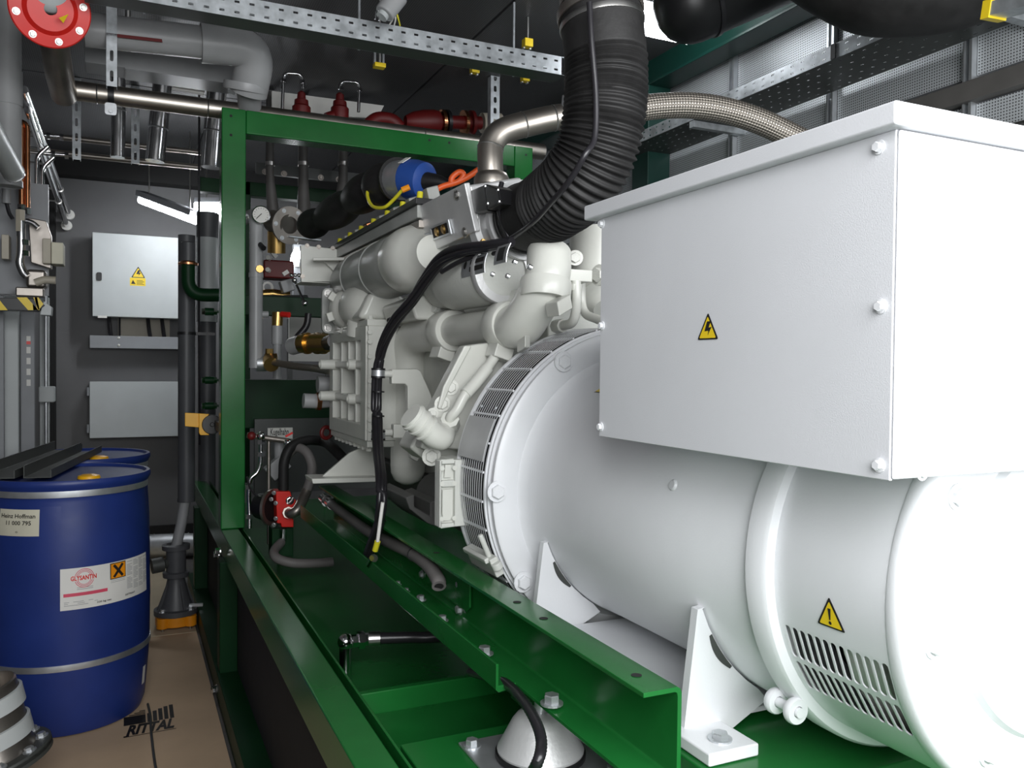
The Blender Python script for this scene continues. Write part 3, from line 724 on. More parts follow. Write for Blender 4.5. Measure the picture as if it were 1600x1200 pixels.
def band(s, wd, R, name, mat):
    p = on_path(s); d = (on_path(min(T_, s+.01))-on_path(max(0, s-.01))).normalized()
    return obj(name, M().rev([(R-.004, -wd/2), (R, -wd/2), (R+.001, 0), (R, wd/2), (R-.004, wd/2)], p, d, 48), mat, AD)
band(.012, .014, .086, 'hose_clamp', 'steel'); band(.055, .012, .0865, 'hose_clamp', 'rubber')
band(T_*.935, .012, .090, 'hose_clamp', 'steel'); band(T_*.975, .020, .092, 'hose_clamp', 'dull_steel')
obj('metal_duct', M().tube([pb[-1]-V((0, 0, .02)), pb[-1]+V((-.01, .0, .2)), V((pb[-1].x-.03, pb[-1].y, ZC-.002))], .083, 40), 'dull_steel', AD)
# cable that follows the bellows
pc = [at(921, 4, D=1.66), at(924, 60, D=1.66), at(931, 150, D=1.665), at(929, 215, D=1.66), at(915, 240, D=1.64), at(898, 270, D=1.66), at(880, 295, D=1.69), at(858, 320, D=1.745), at(835, 345, D=1.81), at(805, 368, D=1.93), at(770, 388, D=2.0), at(720, 408, D=2.08), at(690, 425, D=2.15)]
obj('sensor_cable', M().tube(cr(pc, 10), .0062, 10), 'cable', label='black sensor cable tied along the corrugated black intake duct', cat='cable')
mb = M().tube(cr([at(784, 285, D=1.98), at(778, 320, D=1.97), at(795, 372, D=1.97), at(802, 380, D=2.0), at(780, 392, D=2.03), at(735, 412, D=2.1)], 10), .006, 10)
obj('sensor_cable', mb, 'cable', label='black sensor cable looped around the silver neck of the throttle plate', cat='cable')

# white coolant pipe with clamped couplings
WX, WZ = .85, 1.452
wy1, wy0 = 2.50, 1.865
wp = obj('coolant_pipe', M().cyl((WX, 1.85, WZ), (WX, 2.45, WZ), .044, n=40), 'engine_white', EN)
el = fillet([(WX, 2.30, WZ), (WX, 2.655, WZ), (WX, 2.655, 1.02)], .13, 12)
obj('pipe_elbow', M().tube(el, .058, 32), 'engine_white', wp)
obj('pipe_foot', M().rev([(.058, .0), (.056, -.03), (.045, -.055), (.02, -.07), (1e-5, -.072)], (WX, 2.655, 1.025), (0, 0, 1), 32), 'engine_white', wp)
yc = at(705, 515, X=WX).y
def coupling(y0, y1, R, par, ear=True):
    mb = M().rev([(R-.016, y0), (R, y0), (R+.003, y0+.006), (R+.003, y1-.006), (R, y1), (R-.016, y1)], (WX, 0, WZ), (0, 1, 0), 40)
    obj('coupling_ring', mb, 'engine_white', par, bevel=.001)
    if ear:
        for s in (-1, 1):
            o = V((WX, (y0+y1)/2, WZ)); d = V((-.45*s*-1, 0, .9*s)) if s > 0 else V((-.3, 0, -.95))
            obj('coupling_ear', M().obox(o+d.normalized()*(R+.012), d.normalized()*.018, V((0, (y1-y0)*.42, 0)), V((-d.z, 0, d.x)).normalized()*.024), 'engine_white', par, bevel=.003)
coupling(yc-.03, yc+.06, .058, wp)
y_ = at(800, 510, X=WX).y
coupling(y_-.01, y_+.06, .057, wp)
p_el = [V((WX, y_+.02, WZ)), V((WX, y_-.06, WZ)), at(853, 440, X=.875), at(858, 395, X=.90)]
obj('pipe_elbow', M().tube(cr(p_el, 12), .052, 32), 'engine_white', wp)
e2 = at(852, 455, X=.874); d2 = (at(856, 410, X=.885)-e2).normalized()
obj('coupling_ring', M().rev([(.045, -.02), (.058, -.02), (.060, -.01), (.060, .018), (.058, .026), (.045, .026)], e2, d2, 36), 'engine_white', wp)
obj('coupling_ear', M().obox(at(873, 478, X=.87), (.0, .03, .0), (.02, .006, .01), (.0, .006, .016)), 'engine_white', wp, bevel=.003)
obj('coupling_ear', M().obox(at(812, 475, X=.83), (.012, .012, .0), (0, .02, .006), (.0, .0, .022)), 'engine_white', wp, bevel=.003)
obj('coupling_ear', M().obox(at(818, 538, X=.83), (.012, .012, .0), (0, .022, -.006), (.0, .0, .014)), 'engine_white', wp, bevel=.003)
# thin pipes right of the elbow and the exhaust manifold behind
tp = M().tube(fillet([at(873, 510, X=.95), at(897, 505, X=.95), at(902, 470, X=.95), at(900, 440, X=.95)], .05, 8), .0115, 16)
obj('fuel_pipe', tp, 'engine_white', EN)
obj('pipe_nut', M().cyl(at(868, 510, X=.95), at(880, 509, X=.95), .017, n=8), 'engine_white', EN, bevel=.002)
obj('pipe_nut', M().cyl(at(899, 455, X=.95), at(899, 444, X=.95), .016, n=8), 'engine_white', EN, bevel=.002)
obj('pipe_block', M().obox(at(893, 432, X=.96), (.04, 0, 0), (0, .03, 0), (0, 0, .014)), 'engine_white', EN, bevel=.002)
obj('fuel_pipe', M().tube(fillet([at(908, 440, X=1.02), at(909, 490, X=1.02), at(945, 503, X=1.02)], .04, 8), .011, 16), 'engine_white', EN)
obj('exhaust_cover', M().tube(cr([at(935, 360, X=1.1), at(936, 410, X=1.1), at(938, 455, X=1.1), at(948, 480, X=1.1)], 8), [.075]*20+[.06, .05, .045, .04, .035], 28), 'engine_white', EN)
bolt(EN, at(937, 430, X=1.03), (-1, -.3, 0), .018, 'engine_white')
obj('rear_cover', M().box(at(870, 395, X=1.06), at(915, 440, X=1.0)+V((.1, .2, 0))).box((.96, 1.86, 1.20), (1.16, 1.98, 1.50)), 'cast_white', EN, bevel=.006)
bolt(EN, at(899, 403, X=.985), (-.5, -1, 0), .013, 'engine_white')
# bracket plate that carries the cable loom
YBk = 2.44
poly = [(612, 577), (652, 576), (658, 580), (674, 617), (684, 655), (676, 690), (652, 722), (642, 716), (638, 690), (634, 685), (615, 685), (615, 663), (633, 663), (637, 658), (637, 604), (633, 600), (612, 600)]
bk = obj('loom_bracket', M().prism([at(u, v, Y=YBk) for u, v in poly], (0, .03, 0)), 'engine_white', EN, bevel=.004)
for v in (584, 676): obj('spacer', M().cyl(at(600, v, Y=YBk), at(612, v, Y=YBk), .011, n=12), 'engine_white', bk)
# flywheel housing and bank cover left of the cage
YF = 1.90
poly = [(657, 700), (672, 648), (704, 585), (728, 540), (800, 530), (800, 700), (748, 700), (741, 712), (726, 711), (715, 703), (690, 700), (672, 706)]
fh = obj('flywheel_housing', M().prism([at(u, v, Y=YF) for u, v in poly], (0, .05, 0)), 'engine_white', EN, bevel=.006)
obj('housing_rim', M().prism([at(u, v, Y=YF-.01) for u, v in ((693, 604), (726, 540), (738, 540), (704, 604), (690, 640), (684, 638))], (0, .02, 0)), 'engine_white', fh, bevel=.004)
for u, v, r in ((704, 605, .0135), (691, 631, .0135), (676, 646, .0095), (674, 713, .016), (752, 660, .012)):
    bolt(fh, at(u, v, Y=YF), (-.2, -1, 0), r, 'engine_white', h=.6)
poly = [(640, 700), (665, 655), (700, 690), (742, 712), (722, 742), (700, 738), (688, 727), (662, 718)]
obj('lower_flange', M().prism([at(u, v, Y=YF+.05) for u, v in poly], (0, .10, 0)), 'engine_white', fh, bevel=.008)
pth = cr([at(692, 668, Y=YF-.02), at(690, 683, Y=YF-.06), at(678, 680, Y=YF-.075), at(660, 664, Y=YF-.08), at(641, 648, Y=YF-.085)], 8)
po = obj('coolant_port', M().tube(pth, [.030]*(len(pth)-9)+[.031]*9, 24), 'engine_white', fh)
dm = (pth[-1]-pth[-6]).normalized()
for k in range(3):
    obj('port_bead', M().rev([(.030, -.004), (.0345, -.002), (.0345, .003), (.030, .005)], pth[-1]-dm*(.012+.02*k), dm, 24), 'engine_white', po)
hp = cr([at(779, 548, Y=1.86), at(765, 570, Y=1.85), at(748, 592, Y=1.84), at(728, 615, Y=1.83), at(714, 640, Y=1.83), at(704, 652, Y=1.84), at(703, 662, Y=1.86)], 8)
hh = obj('bypass_pipe', M().tube(hp, .0125, 16), 'engine_white', fh)
obj('pipe_nut', M().cyl(at(705, 665, Y=1.87), at(703, 655, Y=1.84), .022, n=8), 'engine_white', hh)
obj('pipe_sleeve', M().tube([at(727, 616, Y=1.83), at(742, 600, Y=1.838), at(762, 575, Y=1.848)], .0155, 16), 'engine_white', hh)
# cast foot with cut-outs next to the cage
YM = 1.78
fm = [(686, 718), (713, 718), (714, 828), (700, 824), (686, 818)]
mbk = M()
xl = at(687, 760, Y=YM).x; xr = at(714, 760, Y=YM).x; zt = at(700, 719, Y=YM).z; zb = at(700, 824, Y=YM).z
H_ = zt-zb; W_ = xr-xl
mbk.box((xl, YM+.012, zb), (xr, YM+.035, zt)).box((xr-.004, YM, zb), (xr+.03, YM+.10, zt))
for b0, b1, b2, b3 in ((0, .12, 0, 1), (.88, 1, 0, 1), (.12, .88, 0, .06), (.12, .88, .60, .70), (.12, .88, .94, 1)):
    mbk.box((xl+W_*b0, YM, zb+H_*b2), (xl+W_*b1, YM+.014, zb+H_*b3))
ft_ = obj('cast_foot', mbk, 'cast_white', EN, bevel=.004)
obj('foot_rib', M().prism([(xl+W_*.3, YM+.004, zb+H_*.10), (xl+W_*.66, YM+.004, zb+H_*.10), (xl+W_*.8, YM+.004, zb+H_*.2), (xl+W_*.8, YM+.004, zb+H_*.56), (xl+W_*.2, YM+.004, zb+H_*.56), (xl+W_*.2, YM+.004, zb+H_*.2)], (0, .009, 0)), 'engine_white', ft_)
obj('foot_rib', M().prism([(xl+W_*.3, YM+.004, zb+H_*.74), (xl+W_*.7, YM+.004, zb+H_*.74), (xl+W_*.65, YM+.004, zb+H_*.93), (xl+W_*.35, YM+.004, zb+H_*.93)], (0, .009, 0)), 'engine_white', ft_)
for sx in (.14, .86):
    for sz in (.13, .65, .88): obj('foot_hole', M().rev([(1e-5, .0005), (.0055, .0005)], (xl+W_*sx, YM, zb+H_*sz), (0, -1, 0), 14), 'engine_white', ft_)
# sump side casting below
sp_ = M().prism([at(u, v, Y=2.25) for u, v in ((634, 778), (648, 772), (648, 792), (672, 806), (672, 785), (686, 780), (690, 826), (668, 818), (640, 795))], (0, .25, 0))
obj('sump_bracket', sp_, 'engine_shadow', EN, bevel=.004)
# ignition rail above the manifold
RX = .745
pA, pB = at(517, 390, X=RX), at(652, 304, X=RX)
rz = (pA.z+pB.z)/2
ry0, ry1 = pB.y, pA.y
ir = obj('ignition_rail', M().box((RX, ry0, rz-.055), (RX+.05, ry1, rz-.018)), 'manifold_grey', EN, bevel=.003)
obj('rail_top', M().box((RX-.008, ry0-.01, rz-.018), (RX+.06, ry1+.01, rz)), 'black', ir, bevel=.002)
obj('rail_lower', M().box((RX+.005, ry0, rz-.082), (RX+.045, ry1, rz-.060)), 'dull_steel', ir, bevel=.002)
n_ = 7
for k in range(n_):
    y = ry1-.05-(ry1-ry0-.1)*k/(n_-1)
    c = M().cyl((RX+.02, y, rz-.082), (RX+.02, y, rz-.15), .010, n=10).cyl((RX+.02, y+.03, rz-.082), (RX+.02, y+.03, rz-.13), .006, n=8)
    obj('rail_post', c, 'steel', ir)
    s = obj('coil_connector', M().obox((RX+.06, y, rz+.022), (.018, 0, .006), (0, .022, 0), (-.006, 0, .022)), 'copper' if k in (2,) else 'manifold_grey', ir, bevel=.004)
    obj('tag', M().cyl((RX+.025, y, rz+.028), (RX+.022, y-.004, rz+.002), .009, n=10), 'yellow_wire', s, label='yellow tag')
# gasketed heads seen under the rail: small white and orange pieces
obj('head_lug', M().prism([at(575, 372, X=.79), at(590, 357, X=.79), at(612, 355, X=.79), at(612, 362, X=.79), at(592, 378, X=.79), at(578, 382, X=.79)], (.03, .01, 0)), 'engine_white', EN, bevel=.003)
obj('spark_lead', M().tube(cr([at(590, 380, X=.79), at(600, 372, X=.78), at(612, 362, X=.79)], 6), .007, 10), 'orange_wire', EN)
# black padded pipe with humps, ending in a blue banded cap
pk = [at(478, 354, D=3.5), at(500, 345, D=3.36), at(540, 322, D=3.1), at(575, 299, D=2.88), at(600, 288, D=2.75), at(624, 281, D=2.66)]
pk = cr(pk, 10); nk_ = len(pk)
rk = [.034+.012*(i/nk_)+.026*abs(math.sin(i/nk_*PI*4.5))**.6 for i in range(nk_)]
ip = obj('insulated_pipe', M().tube(pk, rk, 28), 'rubber', EN)
b0, b1, b2, b3 = at(620, 282, D=2.67), at(640, 281, D=2.62), at(650, 281, D=2.60), at(664, 283, D=2.58)
obj('silver_band', M().tube([b0, b1, b2], [.061, .063, .061], 28), 'zinc', ip)
obj('blue_cap', M().tube([b1+(b2-b1)*.2, b2, b3, b3+(b3-b2)*.15, b3+(b3-b2)*.25], [.0635, .062, .057, .045, .02], 28), 'blue', ip)
dB = (b2-b0).normalized(); nB = (-fw*.75+UP*.66); nB = (nB-dB*nB.dot(dB)).normalized(); tB = nB.cross(dB)
cB = b1.lerp(b2, .45)+nB*.0655
obj('white_sticker', M().obox(cB, dB*.012, tB*.018, nB*.001), 'paper', ip)
obj('lead_nose', M().tube([b3, at(688, 285, D=2.56), at(706, 290, D=2.55)], [.03, .022, .012], 14), 'black', ip)
yw = cr([at(578, 288, D=2.75), at(574, 305, D=2.7), at(582, 322, D=2.62), at(600, 324, D=2.56), at(615, 312, D=2.53), at(630, 296, D=2.5), at(640, 293, D=2.5)], 8)
obj('earth_wire', M().tube(yw, .0055, 10), 'yellow_wire', EN, label='yellow and green earth wire')
obj('wire_lug', M().cyl(at(628, 297, D=2.5), at(640, 292, D=2.5), .009, n=8), 'orange', EN)
ow = cr([at(u, v, D=2.5) for u, v in ((668, 305), (690, 292), (715, 284), (724, 273), (717, 269), (706, 278), (708, 286), (728, 278), (755, 260))], 8)
obj('ignition_cable', M().tube(ow, .009, 10), 'orange_wire', EN, label='orange ignition cable')
# white bracket plate with gusset at the front of the engine
YP = 3.25
wbk = obj('front_bracket', M().prism([at(u, v, Y=YP) for u, v in ((470, 383), (535, 390), (556, 403), (545, 410), (520, 440), (471, 440))], (0, .02, 0)).box(at(471, 439, Y=YP), at(521, 443, Y=YP)+V((0, .14, 0))), 'engine_white', EN, bevel=.003)
obj('gusset', M().prism([at(489, 402, Y=YP-.10), at(551, 402, Y=YP-.10), at(551, 404, Y=YP), at(489, 404, Y=YP)], (0, 0, -.012)).prism([at(500, 405, Y=YP-.01), at(548, 404, Y=YP-.01), at(525, 428, Y=YP-.01)], (0, -.012, 0)), 'engine_white', wbk, bevel=.002)
for u, v in ((480, 384), (498, 386), (520, 388), (473, 432), (530, 395)): bolt(wbk, at(u, v, Y=YP-.001), (0, -1, 0), .006, 'dull_steel')
# pipe stubs left of the cooler box
for u0_, u1_, v, r, mat in ((498, 522, 623, .030, 'pipe_grey'), (478, 505, 626, .026, 'pipe_grey')):
    pass
obj('hose_stub', M().tube([at(474, 626, Y=3.2), at(496, 627, Y=3.2), at(520, 625, Y=3.2)], .028, 20), 'pipe_grey', EN)
obj('hose_collar', M().tube([at(494, 627, Y=3.2), at(501, 627, Y=3.2)], .034, 8), 'copper', EN)
obj('hose_stub', M().tube([at(496, 600, Y=3.3), at(518, 600, Y=3.3)], .033, 20), 'pipe_grey', EN)
# bottom dark machinery between rails
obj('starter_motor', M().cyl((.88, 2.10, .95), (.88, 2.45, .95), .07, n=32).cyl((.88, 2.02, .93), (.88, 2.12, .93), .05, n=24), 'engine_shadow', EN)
# camshaft sensor with black plug
sn = [at(652, 487, X=.82), at(668, 476, X=.82), at(684, 467, X=.82)]
obj('sensor_cable', M().tube(cr([at(608, 502, X=.76), at(630, 492, X=.79), *sn], 8), .011, 12), 'cable', EN)
obj('sensor_plug', M().tube([at(690, 466, X=.83), at(710, 464, X=.83), at(735, 460, X=.83)], [.014, .017, .012], 14), 'black', EN)
obj('sensor_ring', M().tube([at(683, 467, X=.825), at(689, 466, X=.825)], .020, 18), 'zinc', EN)
obj('sensor_label', M().tube([at(704, 464.5, X=.83), at(711, 463.5, X=.83)], .0178, 14), 'paper', EN)
bolt(EN, at(682, 482, X=.83), (-1, -.4, .2), .014, 'cast_white', h=.9, hexn=12)
obj('bank_cover', M().prism([at(u, v, Y=2.33) for u, v in ((640, 470), (680, 455), (745, 455), (752, 480), (752, 500), (650, 500))], (0, .3, 0)), 'engine_white', EN, bevel=.01)
obj('rear_disc', M().cyl(at(790, 470, Y=2.2), at(790, 470, Y=2.2)+V((.05, .08, 0)), .085, n=32), 'manifold_grey', EN)

# ---------------------------------------------------------------- black cable loom down the engine
LM = thing('cable_loom', at(585, 880, X=.70), 'thick bundle of black cables clamped down the side of the white engine', 'cable loom')
path = [at(800, 378, X=.80), at(765, 385, X=.775), at(722, 393, X=.755), at(690, 409, X=.745), at(665, 440, X=.73), at(645, 470, X=.715), at(620, 500, X=.70), at(600, 538, X=.69), at(591, 580, X=.685), at(589, 640, X=.685), at(591, 700, X=.665), at(597, 760, X=.632), at(593, 810, X=.625), at(580, 850, X=.622), at(570, 878, X=.62)]
pl_ = cr(path, 8)
for k in range(5):
    a = k*2*PI/5+.4; R = .0085
    off = []
    for i, p in enumerate(pl_):
        s = i/len(pl_); tw = a+s*3.0; e = (1+.35*math.sin(s*9+k))*min(1, .3+s*4)*(1+.45*max(0, 1-s/.5))
        d = (pl_[min(i+1, len(pl_)-1)]-pl_[max(i-1, 0)]).normalized(); x, y, _ = frame(d)
        off.append(p+(x*math.cos(tw)+y*math.sin(tw))*R*e)
    obj('cable', M().tube(off, .0072 if k else .0085, 10), 'cable', LM)
for v, nm in ((583, 591), (680, 591)):
    c = at(591, v, X=.685)
    o = obj('pipe_clamp', M().rev([(.0185, -.009), (.0205, -.009), (.0205, .009), (.0185, .009)], c, (0.02, 0, 1), 32), 'zinc', LM)
    obj('clamp_liner', M().rev([(.016, -.015), (.021, -.015), (.021, -.009), (.016, -.009)], c, (0.02, 0, 1), 32).rev([(.016, .009), (.021, .009), (.021, .015), (.016, .015)], c, (0.02, 0, 1), 32), 'black', o)
for u, v in ((591, 612), (591, 650)):
    c = at(u, v, X=.685); obj('cable_tie', M().rev([(.0165, -.002), (.0185, -.002), (.0185, .002), (.0165, .002)], c, (.03, 0, 1), 24), 'black', LM)
obj('yellow_sleeve', M().tube([at(586, 860, X=.605), at(590, 846, X=.608)], .008, 12), 'yellow_wire', LM, label='yellow sleeve')
obj('white_lead', M().tube(cr([at(590, 846, X=.607), at(594, 815, X=.61), at(598, 785, X=.615)], 6), .005, 10), 'paper', LM)
obj('cable_lug', M().cyl(at(584, 872, X=.605), at(579, 882, X=.605), .012, n=10), 'chrome', LM)

# grey drain hose lying in the rail
GH = thing('drain_hose', at(685, 912, X=.66), 'grey rubber drain hose lying along green rail with open end', 'hose')
gp_ = cr([at(508, 780, X=.68), at(530, 797, X=.68), at(575, 830, X=.678), at(610, 848, X=.672), at(640, 862, X=.665), at(668, 882, X=.655), at(684, 905, X=.648), at(686, 916, X=.644)], 8)
obj('hose', M().tube(gp_, .0165, 18), 'hose_grey', GH)
dg_ = (gp_[-1]-gp_[-3]).normalized()
obj('bore', M().rev([(1e-5, .0006), (.011, .0006)], gp_[-1], dg_, 18), 'void', GH)
for u, v in ((608, 848), (650, 868)):
    pass
obj('hose_clip', M().tube([at(506, 779, X=.68), at(511, 783, X=.68)], .021, 18), 'chrome', GH)
obj('hose_clip', M().tube([at(515, 785, X=.68), at(519, 788, X=.68)], .020, 18), 'chrome', GH)
for i in (len(gp_)//3, len(gp_)*3//5):
    d = (gp_[i+1]-gp_[i]).normalized(); obj('cable_tie', M().rev([(.016, -.002), (.0185, -.002), (.0185, .002), (.016, .002)], gp_[i], d, 18), 'black', GH)
# ---------------------------------------------------------------- cardboard on the floor with printed mark
obj('cardboard_sheet', M().box((XL+.01, 2.0, .0), (.318, 4.42, .006)), 'cardboard', label='brown cardboard sheet with black printed mark covering the near corridor floor', cat='cardboard', bevel=.001)
CS = bpy.data.objects['cardboard_sheet']
obj('cardboard_sheet.001', M().box((XL+.01, 4.435, .0), (.318, 6.9, .004)), 'cardboard_far', label='pale cardboard sheet on the floor beyond the gap, near back wall', cat='cardboard')
# the printed mark: bars and the word, read from the right-hand side
c00 = at(193, 1153, Z=.0072); c10 = at(277, 1138, Z=.0072); c01 = at(194, 1122, Z=.0072)
ex = c10-c00; ey = (at(272, 1100, Z=.0072)-at(277, 1138, Z=.0072))
lg = lambda a, b: c00+ex*a+ey*b
mb = M()
def bar_(a0, b0, a1, b1): mb.add([lg(a0, b0), lg(a1, b0), lg(a1, b1), lg(a0, b1)], [(0, 1, 2, 3)])
bar_(.0, .44, .42, .78)
for k, (a, b) in enumerate(((.0, .80), (.0, .86), (.0, .92))): bar_(a+.1*k+.1, b, .42, b+.035)
for k, tp_ in enumerate((.80, .86, .92, .97, 1.0)): bar_(.45+.11*k, .44, .53+.11*k, tp_)
obj('printed_bars', mb, 'print_black', CS)
mb = M(); bar_(.0, .02, .10, .05); bar_(.0, .0, .98, .02); obj('printed_line', mb, 'print_black', CS)
lettering(CS, 'RITTAL', lambda a, b: lg(.04+a*.92/.333, .07+b*.36/.0735), .1, 'print_black', shear=.35, bold=.0045)
obj('cord', M().tube(cr([at(u, v, Z=.010) for u, v in ((231, 1100), (235, 1118), (236, 1140), (238, 1160), (241, 1185), (246, 1215))], 6), .0045, 8), 'profile_dark', label='thin dark cord lying across the printed mark on brown cardboard', cat='cord')

# ---------------------------------------------------------------- two blue drums
DPROF = [(1e-5, .0), (.235, .0), (.258, .008), (.270, .04), (.278, .12), (.2875, .25), (.290, .45), (.2865, .65), (.279, .78), (.272, .848), (.273, .868), (.277, .880), (.286, .898), (.291, .906), (.2915, .918), (.287, .926), (.276, .926), (.268, .915), (.25, .914), (1e-5, .918)]
def drum_r(z):
    p = DPROF[2:14]
    for (r0_, z0_), (r1_, z1_) in zip(p, p[1:]):
        if z0_ <= z <= z1_: return r0_+(r1_-r0_)*(z-z0_)/(z1_-z0_)
    return .285
def drum(x, y, label):
    t = thing('plastic_drum', (x, y, .006), label, 'drum', 'blue plastic drums')
    c = V((x, y, .006))
    obj('drum_body', M().rev(DPROF, c, (0, 0, 1), 80), 'blue_drum', t, sharp=50)
    for z, h in ((.880, .028), (.262, .022)):
        r = drum_r(z); obj('metal_band', M().rev([(r-.003, z-h/2), (r+.004, z-h/2), (r+.005, z), (r+.004, z+h/2), (r-.003, z+h/2)], c, (0, 0, 1), 80), 'zinc', t, label='silver band')
    for a in (-62, 118):
        d = V((math.cos(A(a)), math.sin(A(a)), 0))*.165
        b = obj('bung', M().rev([(1e-5, .930), (.024, .930), (.028, .927), (.036, .926), (.039, .920), (.039, .912)], c+d, (0, 0, 1), 28), 'yellow', t, label='yellow bung')
    return t, c
D2, d2c = drum(-.19, 4.28, 'rear blue plastic drum with yellow bung, half hidden behind the labelled drum')
D1, d1c = drum(-.205, 3.60, 'front blue plastic drum with two silver bands and white chemical label')
def on_drum(th, z, h): 
    r = drum_r(z)+h
    return V((d1c.x+r*math.cos(th), d1c.y+r*math.sin(th), z+.006))
thL, zb0 = on_cyl(94, 955, .289, (d1c.x, d1c.y), 'Z'); _, zt0 = on_cyl(94, 890, .289, (d1c.x, d1c.y), 'Z'); thR, _ = on_cyl(228, 900, .289, (d1c.x, d1c.y), 'Z')
zb0 -= .006; zt0 -= .006; LW = (thR-thL)*.289; LH = zt0-zb0
lab = lambda h: (lambda a, b: on_drum(thL+a/.289, zb0+b, h))
paper = obj('label_sheet', patch(lab(.0012), 0, LW, 0, LH, 24, 3), 'paper', D1, label='white product label')
Lk = LH/100.0; Lx = LW/180.0        # label units: 180 wide, 100 high
f1 = lab(.0020); f3 = lab(.0026)
def lrect(a0, b0, a1, b1, f=f1, n=8): return patch(f, a0*Lx, a1*Lx, b0*Lk, b1*Lk, n, 1)
def ring(cx, cy, r0_, r1_, f, gaps=()):
    mb = M()
    for k in range(40):
        if k in gaps: continue
        a, b = k*2*PI/40, (k+1)*2*PI/40
        mb.add([f(cx*Lx+r*Lk*math.cos(t)*.95, cy*Lk+r*Lk*math.sin(t)) for r, t in ((r0_, a), (r1_, a), (r1_, b), (r0_, b))], [(0, 1, 2, 3)])
    return mb
for r0_, r1_ in ((15, 16.2), (18, 19.4), (21.5, 23)):
    obj('printed_ring', ring(38, 74, r0_, r1_, f1, gaps=(0, 1, 18, 19, 20, 21, 38, 39)), 'pink_red', paper)
lettering(paper, 'GLYSANTIN', lambda a, b: f3(16*Lx+a*Lx*7.4/.1*1.06, 70*Lk+b*Lk*11/.073), .1, 'red', bold=.003)
obj('printed_stripe', lrect(5, 32, 77, 40), 'pink_red', paper)
obj('hazard_square', lrect(82, 58, 114, 98), 'print_black', paper)
obj('hazard_face', lrect(83.5, 60, 112.5, 96, f3), 'orange', paper)
mb = M(); f4 = lab(.0032)
for s in (1, -1):
    q = [(-11, -13*s), (-7, -17*s), (11, 13*s), (7, 17*s)]
    p_ = patch(lambda a, b, q=q: f4((98+(q[0][0]+(q[3][0]-q[0][0])*a)*(1-b)+(q[1][0]+(q[2][0]-q[1][0])*a)*b)*Lx, (78+(q[0][1]+(q[3][1]-q[0][1])*a)*(1-b)+(q[1][1]+(q[2][1]-q[1][1])*a)*b)*Lk), 0, 1, 0, 1, 8, 1)
    mb.add(p_.v, p_.f)
obj('hazard_cross', mb, 'print_black', paper)
mb = M()
for c_ in range(4):
    for k in range(20):
        if (k*7+c_*3) % 9 == 0: continue
        x0_ = 117+c_*16; l_ = 13 if (k*5+c_) % 4 else 9
        z = lrect(x0_, 22+k*3.7, x0_+l_, 23.6+k*3.7, f1, 1); mb.add(z.v, z.f)
for k in range(3):
    z = lrect(6, 10+k*4, 44+8*((k*2) % 3), 11.4+k*4, f1, 2); mb.add(z.v, z.f)
for k in range(2):
    z = lrect(26, 47+k*4, 52, 48.6+k*4, f1, 2); mb.add(z.v, z.f)
for k in range(2):
    z = lrect(83, 50+k*4, 112, 51.4+k*4, f1, 2); mb.add(z.v, z.f)
obj('small_print', mb, 'print_grey', paper)
lettering(paper, '220 kg net', lambda a, b: f3(58*Lx+a*Lx*60, 8*Lk+b*Lk*60), .1, 'print_black', bold=.002)
lettering(paper, '50776667', lambda a, b: f3(112*Lx+a*Lx*60, 9*Lk+b*Lk*60), .1, 'print_black', bold=.002)
thA, zA1 = on_cyl(-2, 795, .282, (d1c.x, d1c.y), 'Z'); thB, zA0 = on_cyl(61, 838, .282, (d1c.x, d1c.y), 'Z')
zA0 -= .006; zA1 -= .006
tag_ = lambda h: (lambda a, b: on_drum(thA+a*(thB-thA), zA0+b*(zA1-zA0), h))
cs = obj('name_label', patch(tag_(.0012), 0, 1, 0, 1, 14, 3), 'paper_cream', D1, label='cream paper label with two printed lines')
lettering(cs, 'Heinz Hoffman', lambda a, b: tag_(.0022)(.06+a*.93/.66, .68+b*2.2), .1, 'print_black', bold=.0018)
lettering(cs, '11 000 795', lambda a, b: tag_(.0022)(.19+a*.66/.47, .42+b*2.2), .1, 'print_black', bold=.0018)
lettering(cs, 'o', lambda a, b: tag_(.0022)(.46+a*1.2, .12+b*1.5), .1, 'print_black')
obj('worn_patch', patch(lambda a, b: tag_(.0008)(a, b), 1.02, 1.45, -.1, 1.1, 8, 2), 'blue_drum', D1)
obj('side_sticker', patch(lambda a, b: on_drum(A(-22)+a, .10+b, .0012), 0, .10, 0, .07, 3, 1), 'paper', D1)

# dark sheet profiles lying across the drum lids
def profile(name, p, q, wd, label, tilt):
    p, q = V(p), V(q); d = (q-p).normalized(); s = d.cross(V((0, 0, 1))).normalized(); n = s.cross(d)
    if tilt: s2 = s*math.cos(tilt)+n*math.sin(tilt); n = n*math.cos(tilt)-s*math.sin(tilt); s = s2
    sec = [(-wd/2, .004), (-wd/2, .05), (-wd/2+.004, .05), (-wd/2+.004, .008), (wd/2-.004, .008), (wd/2-.004, .035), (wd/2, .035), (wd/2, .004)]
    t = obj(name, M().prism([p+s*a+n*b for a, b in sec], q-p), 'profile_dark', bevel=.001, label=label, cat='metal profile', group='dark profiles on the drums')
    return t
profile('steel_profile', (-.42, 3.42, .932), (-.25, 4.42, .932), .12, 'left dark folded steel profile lying across both blue drum lids', .0)
profile('steel_profile', (-.29, 3.40, .932), (-.15, 4.30, .932), .09, 'right dark folded steel profile lying across both blue drum lids', .0)

# ---------------------------------------------------------------- flanged compensator leaning in the lower left corner
cb0 = at(-18, 1188, D=2.45); ca0 = at(-62, 1035, D=2.42)
CP = thing('pipe_compensator', (cb0.x, cb0.y, .006), 'stainless flanged pipe compensator wrapped with pale straps, lower left corner of photo', 'pipe fitting')
dc = (ca0-cb0).normalized()
low = cb0-dc*.05
